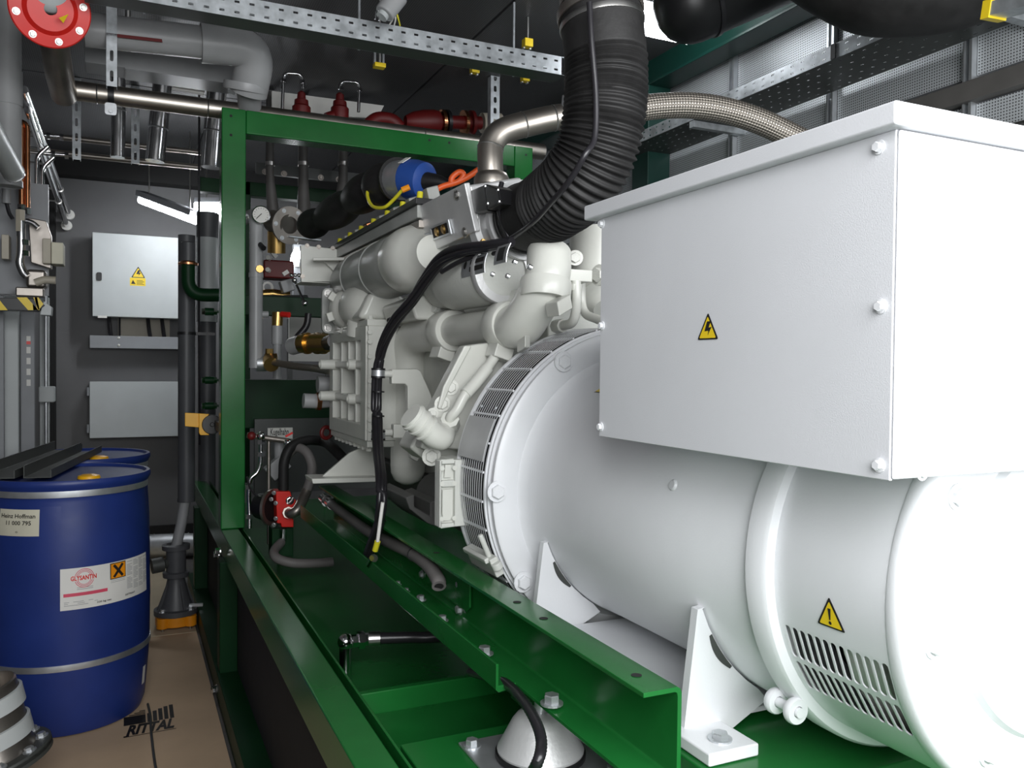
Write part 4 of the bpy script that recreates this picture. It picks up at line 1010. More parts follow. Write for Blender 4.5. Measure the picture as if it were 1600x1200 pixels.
# reach down to the floor
k_ = (low.z-.16)/max(.2, dc.z); foot = low-dc*k_
obj('pipe_body', M().rev([(.118, 0), (.128, .015), (.128, (cb0-foot).length+.02), (.122, (cb0-foot).length+.03), (.122, (cb0-foot).length+.215), (.118, (cb0-foot).length+.22), (.112, (cb0-foot).length+.20), (.112, 0)], foot, dc, 56), 'dull_steel', CP)
for s_, r_ in ((.0, .165),):
    fl_ = obj('flange', M().rev([(.10, -.012), (r_, -.012), (r_+.003, -.006), (r_+.003, .008), (r_, .012), (.10, .012)], cb0, dc, 56), 'profile_dark', CP)
x, y, z = frame(dc)
for k in range(10):
    a = k*2*PI/10+.35; bolt(CP, cb0+(x*math.cos(a)+y*math.sin(a))*.143+dc*.012, dc, .013, 'zinc', h=1.0)
obj('lower_flange', M().rev([(.10, -.0), (.168, -.0), (.168, .022), (.10, .022)], foot, dc, 56), 'profile_dark', CP)
for s_ in (.075, .165):
    obj('strap', M().rev([(.124, s_-.025), (.132, s_-.023), (.132, s_+.023), (.124, s_+.025)], cb0, dc, 56), 'cabinet', CP, label='pale ribbed strap')
ft2 = M()
for k in range(3):
    a = k*2*PI/3+.5; p = foot+(x*math.cos(a)+y*math.sin(a))*.12
    ft2.cyl(p+dc*.01, (p.x, p.y, .0), .014)
obj('support_leg', ft2, 'dull_steel', CP)

# ---------------------------------------------------------------- back wall: cabinets, duct, lamp
YC = 6.72
UC = thing('switch_cabinet', (0.06, 6.82, 1.687), 'large grey wall cabinet with yellow warning signs and black latch on back wall', 'cabinet')
obj('cabinet_body', M().box((-.222, YC+.01, 1.687), (.40, YB-.002, 2.286)), 'cabinet', UC, bevel=.004)
cdoor = obj('cabinet_door', M().box((-.225, YC-.012, 1.685), (.403, YC+.008, 2.288)), 'cabinet', UC, bevel=.004)
lt = at(155, 432, Y=YC-.013); obj('latch', M().prism([(lt.x+x, YC-.013, lt.z+z) for x, z in round_poly([(-.017, -.03), (.017, -.03), (.017, .03), (-.017, .03)], .012)], (0, -.01, 0)), 'black', cdoor, bevel=.002)
o = at(216, 434, Y=YC-.0125); warning(cdoor, plane_fn(o, (1, 0, 0), (0, 0, 1)), (0, -1, 0), .094, .083, 'flash')
a_, b_ = at(203, 446, Y=YC-.0132), at(227.5, 434.8, Y=YC-.0132)
pn = obj('yellow_plate', M().add([(a_.x, a_.y, a_.z), (b_.x, a_.y, a_.z), (b_.x, a_.y, b_.z), (a_.x, a_.y, b_.z)], [(0, 1, 2, 3)]), 'label_yellow', cdoor)
mb = M()
for k in range(4): mb.add([(a_.x+.045, a_.y-.0006, a_.z+.010+.009*k), (b_.x-.01-.01*(k % 2), a_.y-.0006, a_.z+.010+.009*k), (b_.x-.01-.01*(k % 2), a_.y-.0006, a_.z+.0135+.009*k), (a_.x+.045, a_.y-.0006, a_.z+.0135+.009*k)], [(0, 1, 2, 3)])
mb.add([(a_.x+.008, a_.y-.0006, a_.z+.012), (a_.x+.038, a_.y-.0006, a_.z+.012), (a_.x+.020, a_.y-.0006, a_.z+.042)], [(0, 1, 2)])
obj('small_print', mb, 'print_black', cdoor)
mk = at(160, 495, Y=YC-.0128); obj('white_sticker', M().box((mk.x-.03, YC-.0128, mk.z-.008), (mk.x+.03, YC-.012, mk.z+.008)), 'paper', cdoor)
LC = thing('lower_cabinet', (.05, 6.82, .80), 'plain grey rectangular wall cabinet low on the back wall behind the drums', 'cabinet')
obj('cabinet_body', M().box((-.250, 6.78, .805), (.40, YB-.002, 1.208)), 'panel_grey', LC, bevel=.004)
obj('cabinet_door', M().box((-.246, 6.76, .800), (.403, 6.778, 1.213)), 'cabinet', LC, bevel=.004)
for z in (.87, 1.14): obj('hinge', M().cyl((-.256, 6.775, z-.03), (-.256, 6.775, z+.03), .010), 'panel_grey', LC)
CD = thing('cable_duct', (.05, 6.86, 1.455), 'flat grey cable duct on back wall just below the warning cabinet', 'cable duct')
obj('duct_cover', M().box((-.246, 6.80, 1.457), (.42, YB-.002, 1.550)), 'panel_grey', CD, bevel=.003)
for v in (528, 539.5): obj('duct_button', M().sphere(at(185.5, v, Y=6.799), .010), 'paper', CD)
obj('entry_plate', M().box((-.06, YB-.02, 1.55), (.30, YB-.003, 1.685)), 'beige', CD)
for u in (170, 187, 231, 253):
    p, q = at(u, 508, Y=6.83), at(u+(4 if u != 187 else 0), 524, Y=6.83)
    obj('cable', M().tube(cr([(p.x, 6.84, 1.69), (p+q)/2, (q.x, 6.84, 1.545)], 4), .014 if u != 187 else .007, 8), 'cable', CD)
# fluorescent batten hung askew below the ceiling
FA, FB = at(221, 312, Y=6.25), at(306, 344, Y=5.75)
LP = thing('batten_lamp', (FA+FB)/2, 'bright fluorescent batten lamp slanting above the grey warning cabinet', 'lamp', 'batten lamps')
obj('tube', M().tube([FA, FB], .028, 16), 'tube_light', LP)
obj('lamp_housing', M().bar(FA+V((0, .02, .045)), FB+V((0, .02, .045)), .09, .04), 'panel_grey', LP, bevel=.004)
for t in (.15, .9):
    p = FA.lerp(FB, t); obj('hanger', M().cyl(p+V((0, .02, .06)), V((p.x, p.y+.02, ZC-.003)), .004, n=8), 'steel', LP)
G0, G1 = at(304, 326, Y=5.9), at(342, 326, Y=5.9)
LP2 = thing('batten_lamp', (G0+G1)/2, 'short bright lamp end shining over the top of the dark grey standpipe', 'lamp', 'batten lamps')
obj('tube', M().tube([G0, G1], .036, 16), 'tube_light', LP2)
obj('lamp_housing', M().bar(G0+V((0, .02, .055)), G1+V((0, .02, .055)), .09, .03), 'panel_grey', LP2)
p = G0.lerp(G1, .5); obj('hanger', M().cyl(p+V((0, .02, .06)), V((p.x, p.y+.02, ZC-.003)), .004, n=8), 'steel', LP2)

# second lamp behind the engine seen through the portal
H0, H1 = at(462, 392, Y=5.6), at(452, 428, Y=5.6)
LP3 = thing('batten_lamp', (H0+H1)/2, 'glaring white lamp glimpsed through the portal beside the white bracket', 'lamp', 'batten lamps')
obj('tube', M().prism([at(461, 388, Y=5.6), at(471, 393, Y=5.6), at(467, 412, Y=5.6), at(460, 412, Y=5.6), at(457, 419, Y=5.6), at(452, 418, Y=5.6), at(456, 398, Y=5.6)], (0, .02, 0)), 'lamp_light', LP3)
obj('lamp_housing', M().bar(H0+V((.03, .07, .05)), H0+V((.03, .07, -.35)), .07, .05, up=(0, 1, 0)), 'panel_grey', LP3)
obj('bracket', M().box((H0.x, H0.y+.03, H0.z-.1), (H0.x+.03, H0.y+.07, H0.z-.06)), 'steel', LP3)
obj('hanger', M().cyl(H0+V((.03, .07, .05)), V((H0.x+.03, H0.y+.07, ZC-.003)), .005, n=8), 'steel', LP3)

# ---------------------------------------------------------------- drain standpipe with cast valve
SP = thing('drain_standpipe', at(283, 985, Z=0), 'dark grey vertical standpipe over cast grey valve with orange base flange', 'pipe')
px_ = at(291, 900, Y=4.66).x; b0 = V((px_, 4.66, 0))
zt_ = at(291, 368, Y=4.66).z; zm_ = at(291, 780, Y=4.66).z
obj('standpipe', M().pipe(b0+V((0, 0, zm_)), b0+V((0, 0, zt_)), .042, .036, 36), 'pvc_dark', SP)
obj('pipe_step', M().rev([(.026, zm_-.012), (.044, zm_-.012), (.044, zm_+.004)], b0, (0, 0, 1), 32), 'pvc_dark', SP)
c0v = V((-.055, -.10, 0)); b0v = b0+c0v
obj('lower_pipe', M().tube([b0v+V((0, 0, .41)), b0v.lerp(b0, .5)+V((0, 0, .52)), b0+V((-.005, 0, zm_))], .026, 28), 'pvc_grey', SP)
vb = M().rev([(.105, .075), (.105, .10), (.085, .105), (.066, .15), (.048, .22), (.042, .25), (.042, .26), (.062, .262), (.064, .285), (.048, .29), (.048, .40), (.066, .402), (.068, .425), (.045, .43)], b0v, (0, 0, 1), 36)
vl = obj('cast_valve', vb, 'pvc_dark', SP)
for a in (20, 110, 200, 290):
    d = V((math.cos(A(a)), math.sin(A(a)), 0)); obj('valve_rib', M().prism([b0v+d*.045+V((0, 0, .24)), b0v+d*.098+V((0, 0, .108)), b0v+d*.06+V((0, 0, .108))], V((-d.y, d.x, 0))*.008), 'pvc_dark', vl)
obj('side_flange', M().cyl(b0v+V((-.06, -.02, .335)), b0v+V((-.115, -.03, .33)), .038, n=24).cyl(b0v+V((-.04, -.01, .335)), b0v+V((-.06, -.02, .335)), .025), 'profile_dark', vl)
bs = M()
for k in range(4):
    a = PI/4+k*PI/2; d = V((math.cos(a), math.sin(a), 0)); bs.cyl(b0v+d*.092+V((0, 0, .022)), b0v+d*.092+V((0, 0, .074)), .030, n=16)
bs.cyl(b0v+V((0, 0, .024)), b0v+V((0, 0, .072)), .098, n=36)
obj('base_flange', bs, 'orange', SP, bevel=.003, label='orange cast base flange')
for k in range(4):
    a = PI/4+k*PI/2; d = V((math.cos(a), math.sin(a), 0)); bolt(SP, b0v+d*.092+V((0, 0, .10)), (0, 0, 1), .012, 'zinc', h=1.4)
    obj('foot_screw', M().cyl(b0v+d*.092, b0v+d*.092+V((0, 0, .025)), .008, n=10), 'steel', SP)
obj('valve_arm', M().bar(b0v+V((.06, -.05, .12)), b0v+V((.125, -.06, .118)), .02, .012), 'zinc', SP)
obj('standpipe_clip', M().rev([(.042, 1.50), (.046, 1.50), (.046, 1.515), (.042, 1.515)], b0, (0, 0, 1), 32).box(b0+V((.04, -.01, 1.50)), b0+V((.14, .01, 1.515))), 'black', SP)
# pipe behind it: thick grey pipe reaching up to the lamp
p1 = at(324, 340, Y=5.3)
TP = thing('grey_wall_pipe', (p1.x, 5.3, 0), 'tall wide dark pipe with pale middle section behind the green portal post', 'pipe')
obj('upper_pipe', M().cyl((p1.x, 5.3, at(324, 372, Y=5.3).z), (p1.x, 5.3, at(324, 333, Y=5.3).z), .062, n=32), 'pvc_dark', TP)
obj('middle_pipe', M().cyl((p1.x, 5.3, at(324, 503, Y=5.3).z), (p1.x, 5.3, at(324, 372, Y=5.3).z), .060, n=32), 'cabinet', TP)
obj('lower_pipe', M().cyl((p1.x, 5.3, .0), (p1.x, 5.3, at(324, 503, Y=5.3).z), .050, n=32), 'pvc_dark', TP)
ck = at(311, 345, Y=4.9)
obj('hanging_cable', M().tube([(ck.x, 4.9, ZC-.003), (ck.x, 4.9, 1.6), (ck.x+.004, 4.9, .9)], .006, 8), 'cable', label='thin black cable hanging straight down beside the green portal post', cat='cable')
# green elbow pipe into the frame
gx = at(294, 420, Y=4.5)
GE = thing('green_elbow', at(294, 460, Y=4.5), 'dark green elbow pipe with metal collar turning into the portal post', 'pipe')
pts = fillet([at(294, 408, Y=4.5), at(294, 461, Y=4.5), at(350, 461, Y=4.5)], .13, 10)
obj('elbow', M().tube(pts, .034, 24), 'dark_green', GE)
cpt = at(294, 411, Y=4.5); obj('collar', M().rev([(.034, -.012), (.048, -.010), (.048, .0), (.038, .006), (.034, .012)], cpt, (0, 0, 1), 32), 'copper', GE)
obj('reducer', M().rev([(.036, .0), (.036, .10), (.030, .105)], cpt, (0, 0, 1), 28), 'pvc_dark', GE)
# yellow folded bracket on the post
YBk2 = thing('yellow_bracket', at(310, 662, Y=4.0), 'bright yellow folded bracket with black roller at the green portal post', 'bracket')
obj('plate', M().prism([at(289, 645, Y=4.0), at(311, 646, Y=4.0), at(311, 668, Y=4.0), at(289, 666, Y=4.0)], (0, .02, 0)), 'yellow', YBk2, bevel=.002)
obj('cheek', M().prism([at(311, 646, Y=3.99), at(327, 647, Y=3.99), at(321, 656, Y=3.99), at(320, 668, Y=3.99), at(327, 680, Y=3.99), at(313, 680, Y=3.99), at(311, 676, Y=3.99)], (0, .02, 0)), 'yellow', YBk2, bevel=.002)
c = at(331, 663, Y=4.0); obj('roller', M().cyl(c+V((0, -.02, 0)), c+V((0, .02, 0)), .044, n=28).cyl(c+V((0, -.03, 0)), c+V((0, .06, 0)), .010), 'black', YBk2, bevel=.003)
obj('arm', M().box((c.x-.01, 3.985, c.z-.02), (.40, 4.02, c.z+.02)).box((.36, 3.79, c.z-.02), (.40, 4.02, c.z+.02)), 'black', YBk2)
# small chrome fittings at the post edge
for i, (u, v, nm) in enumerate(((327, 487, 'upper'), (327, 594, 'middle'), (327, 634, 'lower'))):
    p = at(u, v, Y=4.2)
    q_ = thing('pipe_fitting', p, {'upper': 'green capped chrome fitting just below the green elbow pipe', 'middle': 'chrome ended fitting at the post edge, second above the yellow bracket', 'lower': 'chrome ended fitting at the post edge directly above the yellow bracket'}[nm], 'fitting', 'fittings along the post edge')
    obj('stem', M().cyl(p+V((-.02, 0, 0)), p+V((.02, 0, 0)), .018), 'dark_green', q_)
    for s in (-1, 1): obj('nut', M().cyl(p+V((.02*s, 0, 0)), p+V((.034*s, 0, 0)), .016, n=6), 'chrome', q_)
    obj('bracket', M().box(p+V((.03, -.006, -.006)), p+V((.10, .006, .006))), 'dark_green', q_)
# silver insulated duct on the floor at the back wall
p, q = at(228, 858, Y=6.3), at(330, 880, Y=5.9)
SD = thing('silver_duct', (p+q)/2, 'shiny silver duct lying low across the floor at the back wall', 'duct')
pz = .085
obj('duct', M().tube([(p.x-.25, 6.30, pz), (p.x+.2, 6.22, pz), (.75, 6.05, pz)], .08, 28), 'zinc', SD)
for x in (-.1, .12, .34): obj('duct_seam', M().rev([(.080, -.004), (.083, 0), (.080, .004)], (x+.05, 6.27-(x-.0)*.16, pz), (1, -.17, 0), 28), 'zinc', SD)
# ---------------------------------------------------------------- left wall: cabinets, gas train, pipes
GB = thing('wall_cladding', (XL+.05, 4.6, 0), 'row of tall grey metal panels along left wall behind the blue drums', 'panel')
for (ua, ub, y, mat, d_) in ((-40, 6, 4.6, 'panel_grey', .0), (7, 29, 4.75, 'cabinet', .012), (32, 54, 4.9, 'panel_grey', .0), (62, 77, 5.6, 'cabinet', .0)):
    xa, xb = at(ua, 600, Y=y).x, at(ub, 600, Y=y).x
    pn_ = obj('panel', M().box((max(xa, XL+.003), y-d_, .0), (xb, y+.03, at(0, 462, Y=y).z)), mat, GB, bevel=.003)
xa = at(43, 560, Y=4.9-.001)
lb = M()
for k in range(5): lb.box((at(40, 0, Y=4.899).x, 4.899, at(40, 535+17*k, Y=4.899).z), (at(46.5, 0, Y=4.899).x, 4.8985, at(40, 525+17*k, Y=4.899).z))
obj('label_strip', lb, 'paper', GB)
obj('red_mark', M().box((at(40, 0, Y=4.898).x, 4.8982, at(40, 538, Y=4.898).z), (at(46.5, 0, Y=4.898).x, 4.898, at(40, 533, Y=4.898).z)), 'red', GB)
jb = at(72, 616, Y=5.5); obj('conduit_box', M().box((jb.x-.035, 5.46, jb.z-.045), (jb.x+.045, 5.56, jb.z+.045)), 'cabinet', label='small pale junction box on the left wall conduit', cat='junction box', bevel=.006)
obj('conduit', M().cyl((jb.x, 5.50, jb.z-.03-.9 if jb.z > 1.0 else .0), (jb.x, 5.50, jb.z+.6), .009, n=12), 'zinc', bpy.data.objects['conduit_box'])
# hazard striped beam
HBM = thing('hazard_beam', at(35, 475, Y=4.3), 'yellow and black striped beam end projecting from the left wall', 'beam')
yb = 4.30
def hz(u, v): return at(u, v, Y=yb)
z1, z0 = hz(0, 465).z, hz(0, 484).z; xr_ = hz(70, 475).x
obj('beam', M().prism([(XL+.003, yb, z0), (xr_-.03, yb, z0), (xr_, yb, (z0*.5+z1*.5)), (xr_-.03, yb, z1), (XL+.003, yb, z1)], (0, .10, 0)), 'black', HBM, bevel=.002)
st = M()
def strip(u0, u1, s):
    st.add([at(u0, 484.6, Y=yb-.0015), at(u1, 484.6, Y=yb-.0015), at(u1+s, 464.6, Y=yb-.0015), at(u0+s, 464.6, Y=yb-.0015)], [(0, 1, 2, 3)])
strip(44, 60, -18); strip(58, 62, -4); strip(0, 12, -16); 
st.add([at(60, 484.6, Y=yb-.0015), at(68, 475, Y=yb-.0015), at(60, 464.6, Y=yb-.0015), at(52, 464.6, Y=yb-.0015)], [(0, 1, 2, 3)])
obj('yellow_stripe', st, 'label_yellow', HBM, label='yellow stripes')
obj('beam_cap', M().prism([at(68, 470, Y=yb+.02), at(81, 480, Y=yb+.02), at(80, 493, Y=yb+.02), at(62, 492, Y=yb+.02)], (0, .08, 0)), 'cabinet', HBM, bevel=.003)
# gas train block
GT = thing('gas_valve_train', at(50, 440, Y=4.35), 'cluster of chrome and beige gas valves above the striped beam on left wall', 'valve')
yg = 4.38
def bx(u0, v0, u1, v1, y, dy): 
    a, b = at(u0, v0, Y=y), at(u1, v1, Y=y); return M().box((a.x, y, a.z), (b.x, y+dy, b.z))
obj('valve_base', bx(24, 448, 68, 464, yg, .10), 'dull_steel', GT, bevel=.006)
obj('valve_body', bx(40, 420, 72, 450, yg+.03, .10), 'dull_steel', GT, bevel=.015)
obj('actuator', bx(66, 372, 80, 412, yg, .10), 'beige', GT, bevel=.004)
obj('actuator_cap', bx(80, 378, 99, 413, yg-.02, .12), 'paper_cream', GT, bevel=.004)
obj('valve_plate', M().prism([at(44, 340, Y=yg+.06), at(72, 345, Y=yg+.06), at(80, 368, Y=yg+.06), at(80, 420, Y=yg+.06), at(48, 410, Y=yg+.06)], (0, .06, 0)), 'dull_steel', GT, bevel=.004)
obj('outlet_pipe', M().tube([at(55, 442, Y=yg+.02), at(70, 437, Y=yg+.02), at(87, 438, Y=yg+.02)], .018, 18), 'beige', GT)
cv = M().tube(cr([at(33, 345, Y=yg-.02), at(33, 392, Y=yg-.02), at(31, 410, Y=yg-.02), at(36, 425, Y=yg-.02), at(42, 432, Y=yg-.02)], 6), .018, 18)
obj('chrome_elbow', cv, 'chrome', GT)
obj('union_nut', M().cyl(at(32, 362, Y=yg-.02), at(32, 328, Y=yg-.02), .020, n=6), 'beige', GT)
for v in (378, 395): obj('union_nut', M().cyl(at(38, v+5, Y=yg-.02), at(38, v-3, Y=yg-.02), .022, n=6), 'chrome', GT)
obj('chrome_elbow', M().tube(cr([at(40, 345, Y=yg-.01), at(50, 348, Y=yg-.01), at(60, 356, Y=yg-.01)], 5), .012, 12), 'chrome', GT)
obj('gauge_box', bx(2, 366, 14, 405, yg, .08), 'beige', GT, bevel=.003)
obj('plastic_pipe', M().cyl(at(10, 282, Y=yg), at(10, 318, Y=yg), .018), 'pvc_grey', GT)
obj('cable', M().tube(cr([at(10, 316, Y=yg), at(14, 332, Y=yg), at(20, 342, Y=yg)], 5), .008, 8), 'cable', GT)
obj('mounting_plate', bx(-20, 280, 76, 462, yg+.15, .02), 'panel_grey', GT)
# vertical copper and chrome pipes above it
for i, (u, va, vb_, r, mat, lb_) in enumerate(((34, 188, 330, .012, 'copper', 'left copper pipe running vertically above the gas valves'), (43, 192, 335, .011, 'copper', 'right copper pipe running vertically above the gas valves'))):
    ptop = at(u, va, Y=4.42); p2 = at(u, vb_, Y=4.42)
    t = thing('copper_pipe', p2, lb_, 'pipe', 'copper pipes over the gas valves')
    obj('pipe', M().tube(fillet([p2, ptop, (XL+.004, 4.46, ptop.z+.02)], .03, 5), r, 14), mat, t)
    obj('ferrule', M().cyl(p2, p2+V((0, 0, .03)), r+.006, n=6), 'chrome', t)
for i, (u, va, vb_) in enumerate(((57, 245, 338), (66, 262, 342))):
    t = thing('chrome_tube', at(u, vb_, Y=4.6), ('left' if i == 0 else 'right')+' bright chrome tube running vertically behind the gas valves', 'pipe', 'chrome tubes behind the gas valves')
    obj('tube', M().tube(fillet([at(u, vb_, Y=4.6), at(u, va, Y=4.6), at(u+18, va-16, Y=4.6)], .03, 5), .010, 12), 'chrome', t)
    obj('ferrule', M().cyl(at(u, vb_, Y=4.6), at(u, vb_-6, Y=4.6), .015, n=6), 'chrome', t)
# thick grey down pipe and its elbow, pale slanting lamp body
DP = thing('grey_downpipe', at(12, 290, Y=4.05), 'thick grey downpipe at the left edge of photo below the red flange', 'pipe')
xx = at(12, 300, Y=4.05).x
obj('pipe', M().cyl((xx, 4.05, at(12, 290, Y=4.05).z), (xx, 4.05, ZC-.003), .052, n=32), 'pipe_grey', DP)
obj('sleeve', M().cyl((xx, 4.05, at(12, 165, Y=4.05).z), (xx, 4.05, at(12, 110, Y=4.05).z), .056, n=32), 'pipe_grey', DP)
obj('pipe_end', M().rev([(.052, -.004), (.056, -.004), (.056, .02), (.052, .02)], (xx, 4.05, at(12, 290, Y=4.05).z), (0, 0, 1), 32), 'pvc_grey', DP)
la, lb2 = at(20, 268, Y=3.75), at(-60, 120, Y=2.9)
WL = thing('wall_lamp', (la+lb2)/2, 'unlit pale batten lamp body slanting along left wall at the photo edge', 'lamp')
obj('lamp_body', M().tube([la, lb2], .040, 24), 'cabinet', WL)
obj('end_cap', M().tube([la+(la-lb2).normalized()*.008, la], .042, 24), 'chrome', WL)
obj('bracket', M().box((XL+.003, 3.35, 2.18), (la.x, 3.38, 2.21)), 'steel', WL)
# twin chrome handrail-like tubes running to the back wall
for i, (u0_, v0_, u1_, v1_) in enumerate(((38, 140, 108, 335), (44, 172, 104, 352))):
    p, q = at(u0_, v0_, X=-.40), at(u1_, v1_, Y=6.88)
    t = thing('steel_tube', q, ('upper' if i == 0 else 'lower')+' of two slanting chrome tubes running along left wall to back wall', 'pipe', 'slanting chrome tubes')
    obj('tube', M().tube([p, q], .017, 16), 'chrome', t)
    obj('end_cap', M().tube([q, q+(q-p).normalized()*.03], .036, 18), 'paper', t)
    for k in (.35, .7):
        c = p.lerp(q, k); obj('pipe_clip', M().cyl(c, V((XL+.003, c.y, c.z)), .006, n=8).rev([(.017, -.01), (.021, -.01), (.021, .01), (.017, .01)], c, q-p, 16), 'steel', t)
for i, (u, v) in enumerate(((62, 211), (70, 240))):
    p = at(u, v, Y=4.9)
    t = thing('pipe_tee', p, ('upper' if i == 0 else 'lower')+' short chrome branch with nuts beside the slanting tubes', 'fitting', 'chrome branch fittings')
    obj('branch', M().tube([p, p+V((.10, 0, .004))], .010, 12), 'chrome', t)
    for xa_ in (.03, .09): obj('nut', M().cyl(p+V((xa_, 0, 0)), p+V((xa_+.018, 0, 0)), .018, n=6), 'chrome', t)
    obj('arm', M().cyl(p, V((XL+.003, p.y, p.z)), .008), 'steel', t)

# ---------------------------------------------------------------- pipes under the ceiling, upper left
RF = thing('flanged_pipe', at(80, 40, D=2.9), 'grey pipe ending in big red bolted flange, upper left corner of photo', 'pipe')
fc = at(78, 14, D=2.85); fd_ = V((.12, -.80, -.30)).normalized()
obj('red_flange', M().rev([(.02, -.012), (.122, -.012), (.126, -.008), (.126, .008), (.122, .012), (.085, .014), (.07, .03), (.02, .03)], fc, fd_, 56), 'red', RF, label='red flange')
obj('counter_flange', M().rev([(.05, -.012), (.121, -.012), (.124, -.008), (.124, .008), (.121, .012), (.05, .012)], fc-fd_*.03, fd_, 56), 'red', RF)
obj('cover_cap', M().rev([(.085, .012), (.085, .03), (.078, .045), (.055, .06), (1e-5, .064)], fc+V((-.005, 0, .075)), fd_, 40), 'cabinet', RF)
x, y, z = frame(fd_)
for k in range(8):
    a = k*PI/4+.28; bolt(RF, fc+(x*math.cos(a)+y*math.sin(a))*.104+fd_*.012, fd_, .0085, 'steel', h=1.1)
hl = [at(80, 25, Y=3.5), at(86, 70, Y=3.55), at(92, 112, Y=3.68), at(100, 148, Y=3.86)]
obj('down_pipe', M().tube(cr(hl, 8), .050, 28), 'dull_steel', RF)
obj('yellow_tag', M().prism([at(92, 28, D=2.81), at(107, 22, D=2.81), at(99, 36, D=2.81)], (0, .002, 0)), 'label_yellow', RF)
obj('hanger_rod', M().cyl(fc-fd_*.05, V((fc.x, fc.y+.05, ZC-.003)), .012), 'steel', RF)
YS = 3.86
sA, sB = at(100, 150, Y=YS), at(765, 218, Y=YS)
LPp = thing('stainless_pipe', (sA+sB)/2, 'long horizontal stainless pipe running just above the green portal beam', 'pipe')
zs = (sA.z+sB.z)/2
obj('pipe', M().tube(fillet([(sA.x-.0, YS, zs), (sB.x+.3, YS, zs)], .1), .040, 32), 'stainless', LPp)
obj('pipe_end', M().sphere((sA.x, YS, zs), .046), 'dull_steel', LPp)
for x_ in (sA.x+.12, sA.x+.55, 1.3): obj('weld_seam', M().rev([(.040, -.003), (.0418, 0), (.040, .003)], (x_, YS, zs), (1, 0, 0), 32), 'steel', LPp)
# grey insulated pipe with elbow
IP = thing('insulated_pipe_run', at(300, 50, Y=3.55), 'grey insulated pipe with wide elbow turning back under the cable tray', 'pipe')
yi = 3.62
obj('thin_pipe', M().tube([at(132, 46, Y=yi), at(330, 68, Y=yi)], .064, 32), 'pipe_grey', IP)
el_ = fillet([at(314, 67, Y=yi), at(402, 76, Y=yi), at(388, 145, Y=yi+.10)], .13, 12)
obj('elbow_sleeve', M().tube(el_, .078, 36), 'pipe_grey', IP)
pe = at(384, 138, Y=yi+.09); obj('end_ring', M().rev([(.055, -.02), (.090, -.02), (.092, 0), (.090, .012), (.055, .012)], pe, (-.05, .3, -1), 36), 'pipe_grey', IP)
obj('inner_pipe', M().tube([at(388, 130, Y=yi+.09), at(390, 165, Y=yi+.2)], .05, 24), 'pipe_grey', IP)
obj('red_strip', M().prism([at(166, 51, Y=yi-.07), at(253, 61, Y=yi-.07), at(254, 66, Y=yi-.07), at(166, 56, Y=yi-.07)], (0, .004, 0)), 'dark_red', IP, label='dark red strip')
obj('hanger', M().cyl(at(200, 40, Y=yi), V((at(200, 40, Y=yi).x, yi, ZC-.003)), .01), 'steel', IP)
RD = thing('grey_duct', at(250, 95, Y=3.9), 'long flat grey duct running below the insulated pipe', 'duct')
a_, b_ = at(131, 62, Y=3.9), at(374, 121, Y=3.9)
zt2 = at(250, 72, Y=3.9).z; zb2 = at(250, 108, Y=3.9).z
obj('duct_body', M().box((a_.x, 3.95, zb2), (b_.x, 4.10, zt2)), 'pvc_grey', RD, bevel=.004)
obj('duct_lip', M().box((at(195, 95, Y=3.9).x, 3.945, zb2-.004), (b_.x, 4.10, zb2+.006)), 'pvc_grey', RD)
obj('duct_hanger', M().cyl((a_.x+.5, 4.02, zt2), (a_.x+.5, 4.02, ZC-.003), .006), 'steel', RD)
obj('duct_end', M().box((b_.x-.004, 3.94, zb2-.004), (b_.x+.006, 4.11, zt2+.004)), 'pvc_grey', RD)
# slotted hanging struts
def strut(u0_, u1_, va, vb_, y, label, n, ztop=ZC-.003):
    a, b = at(u0_, va, Y=y), at(u1_, vb_, Y=y); w_ = b.x-a.x; h_ = a.z-b.z
    t = thing('slotted_strut', (a.x+w_/2, y, b.z), label, 'strut', 'slotted hanging struts')
    obj('strut_face', M().slots(1, n, w_, h_/n, w_*.34, h_/n*.55, lambda p, q: V((a.x+p, y, b.z+q))), 'galv', t, solid=.003)
    obj('strut_side', M().box((a.x, y+.0015, b.z), (a.x+.003, y+.04, a.z)).box((b.x-.003, y+.0015, b.z), (b.x, y+.04, a.z)), 'galv', t)
    if ztop: obj('strut_upper', M().box((a.x, y, a.z), (b.x, y+.04, ztop)), 'galv', t)
    return t
strut(166, 183, 70, 136, 3.55, 'bright slotted strut in front of the flat grey duct', 2)
strut(113, 126, 155, 250, 5.0, 'left dim slotted strut hanging under the stainless pipe', 4)
strut(205, 218, 165, 256, 5.0, 'right dim slotted strut hanging under the stainless pipe', 4)
strut(767, 780, 112, 200, 4.0, 'slotted strut hanging left of the stainless elbow pipe', 5)
p = at(173, 174, Y=3.80); cl_ = thing('pipe_lug', p, 'small zinc lug with bolt below the stainless pipe', 'bracket')
obj('lug_plate', M().prism([(p.x+x_, 3.80, p.z+z_) for x_, z_ in round_poly([(-.022, -.014), (.022, -.014), (.022, .035), (-.022, .035)], .012)], (0, .006, 0)), 'zinc', cl_)
bolt(cl_, p+V((0, 0, .0)), (0, -1, 0), .009, 'zinc')
obj('lug_strap', M().rev([(.0405, -.012), (.044, -.012), (.044, .012), (.0405, .012)], (p.x, YS, zs), (1, 0, 0), 28), 'black', cl_)
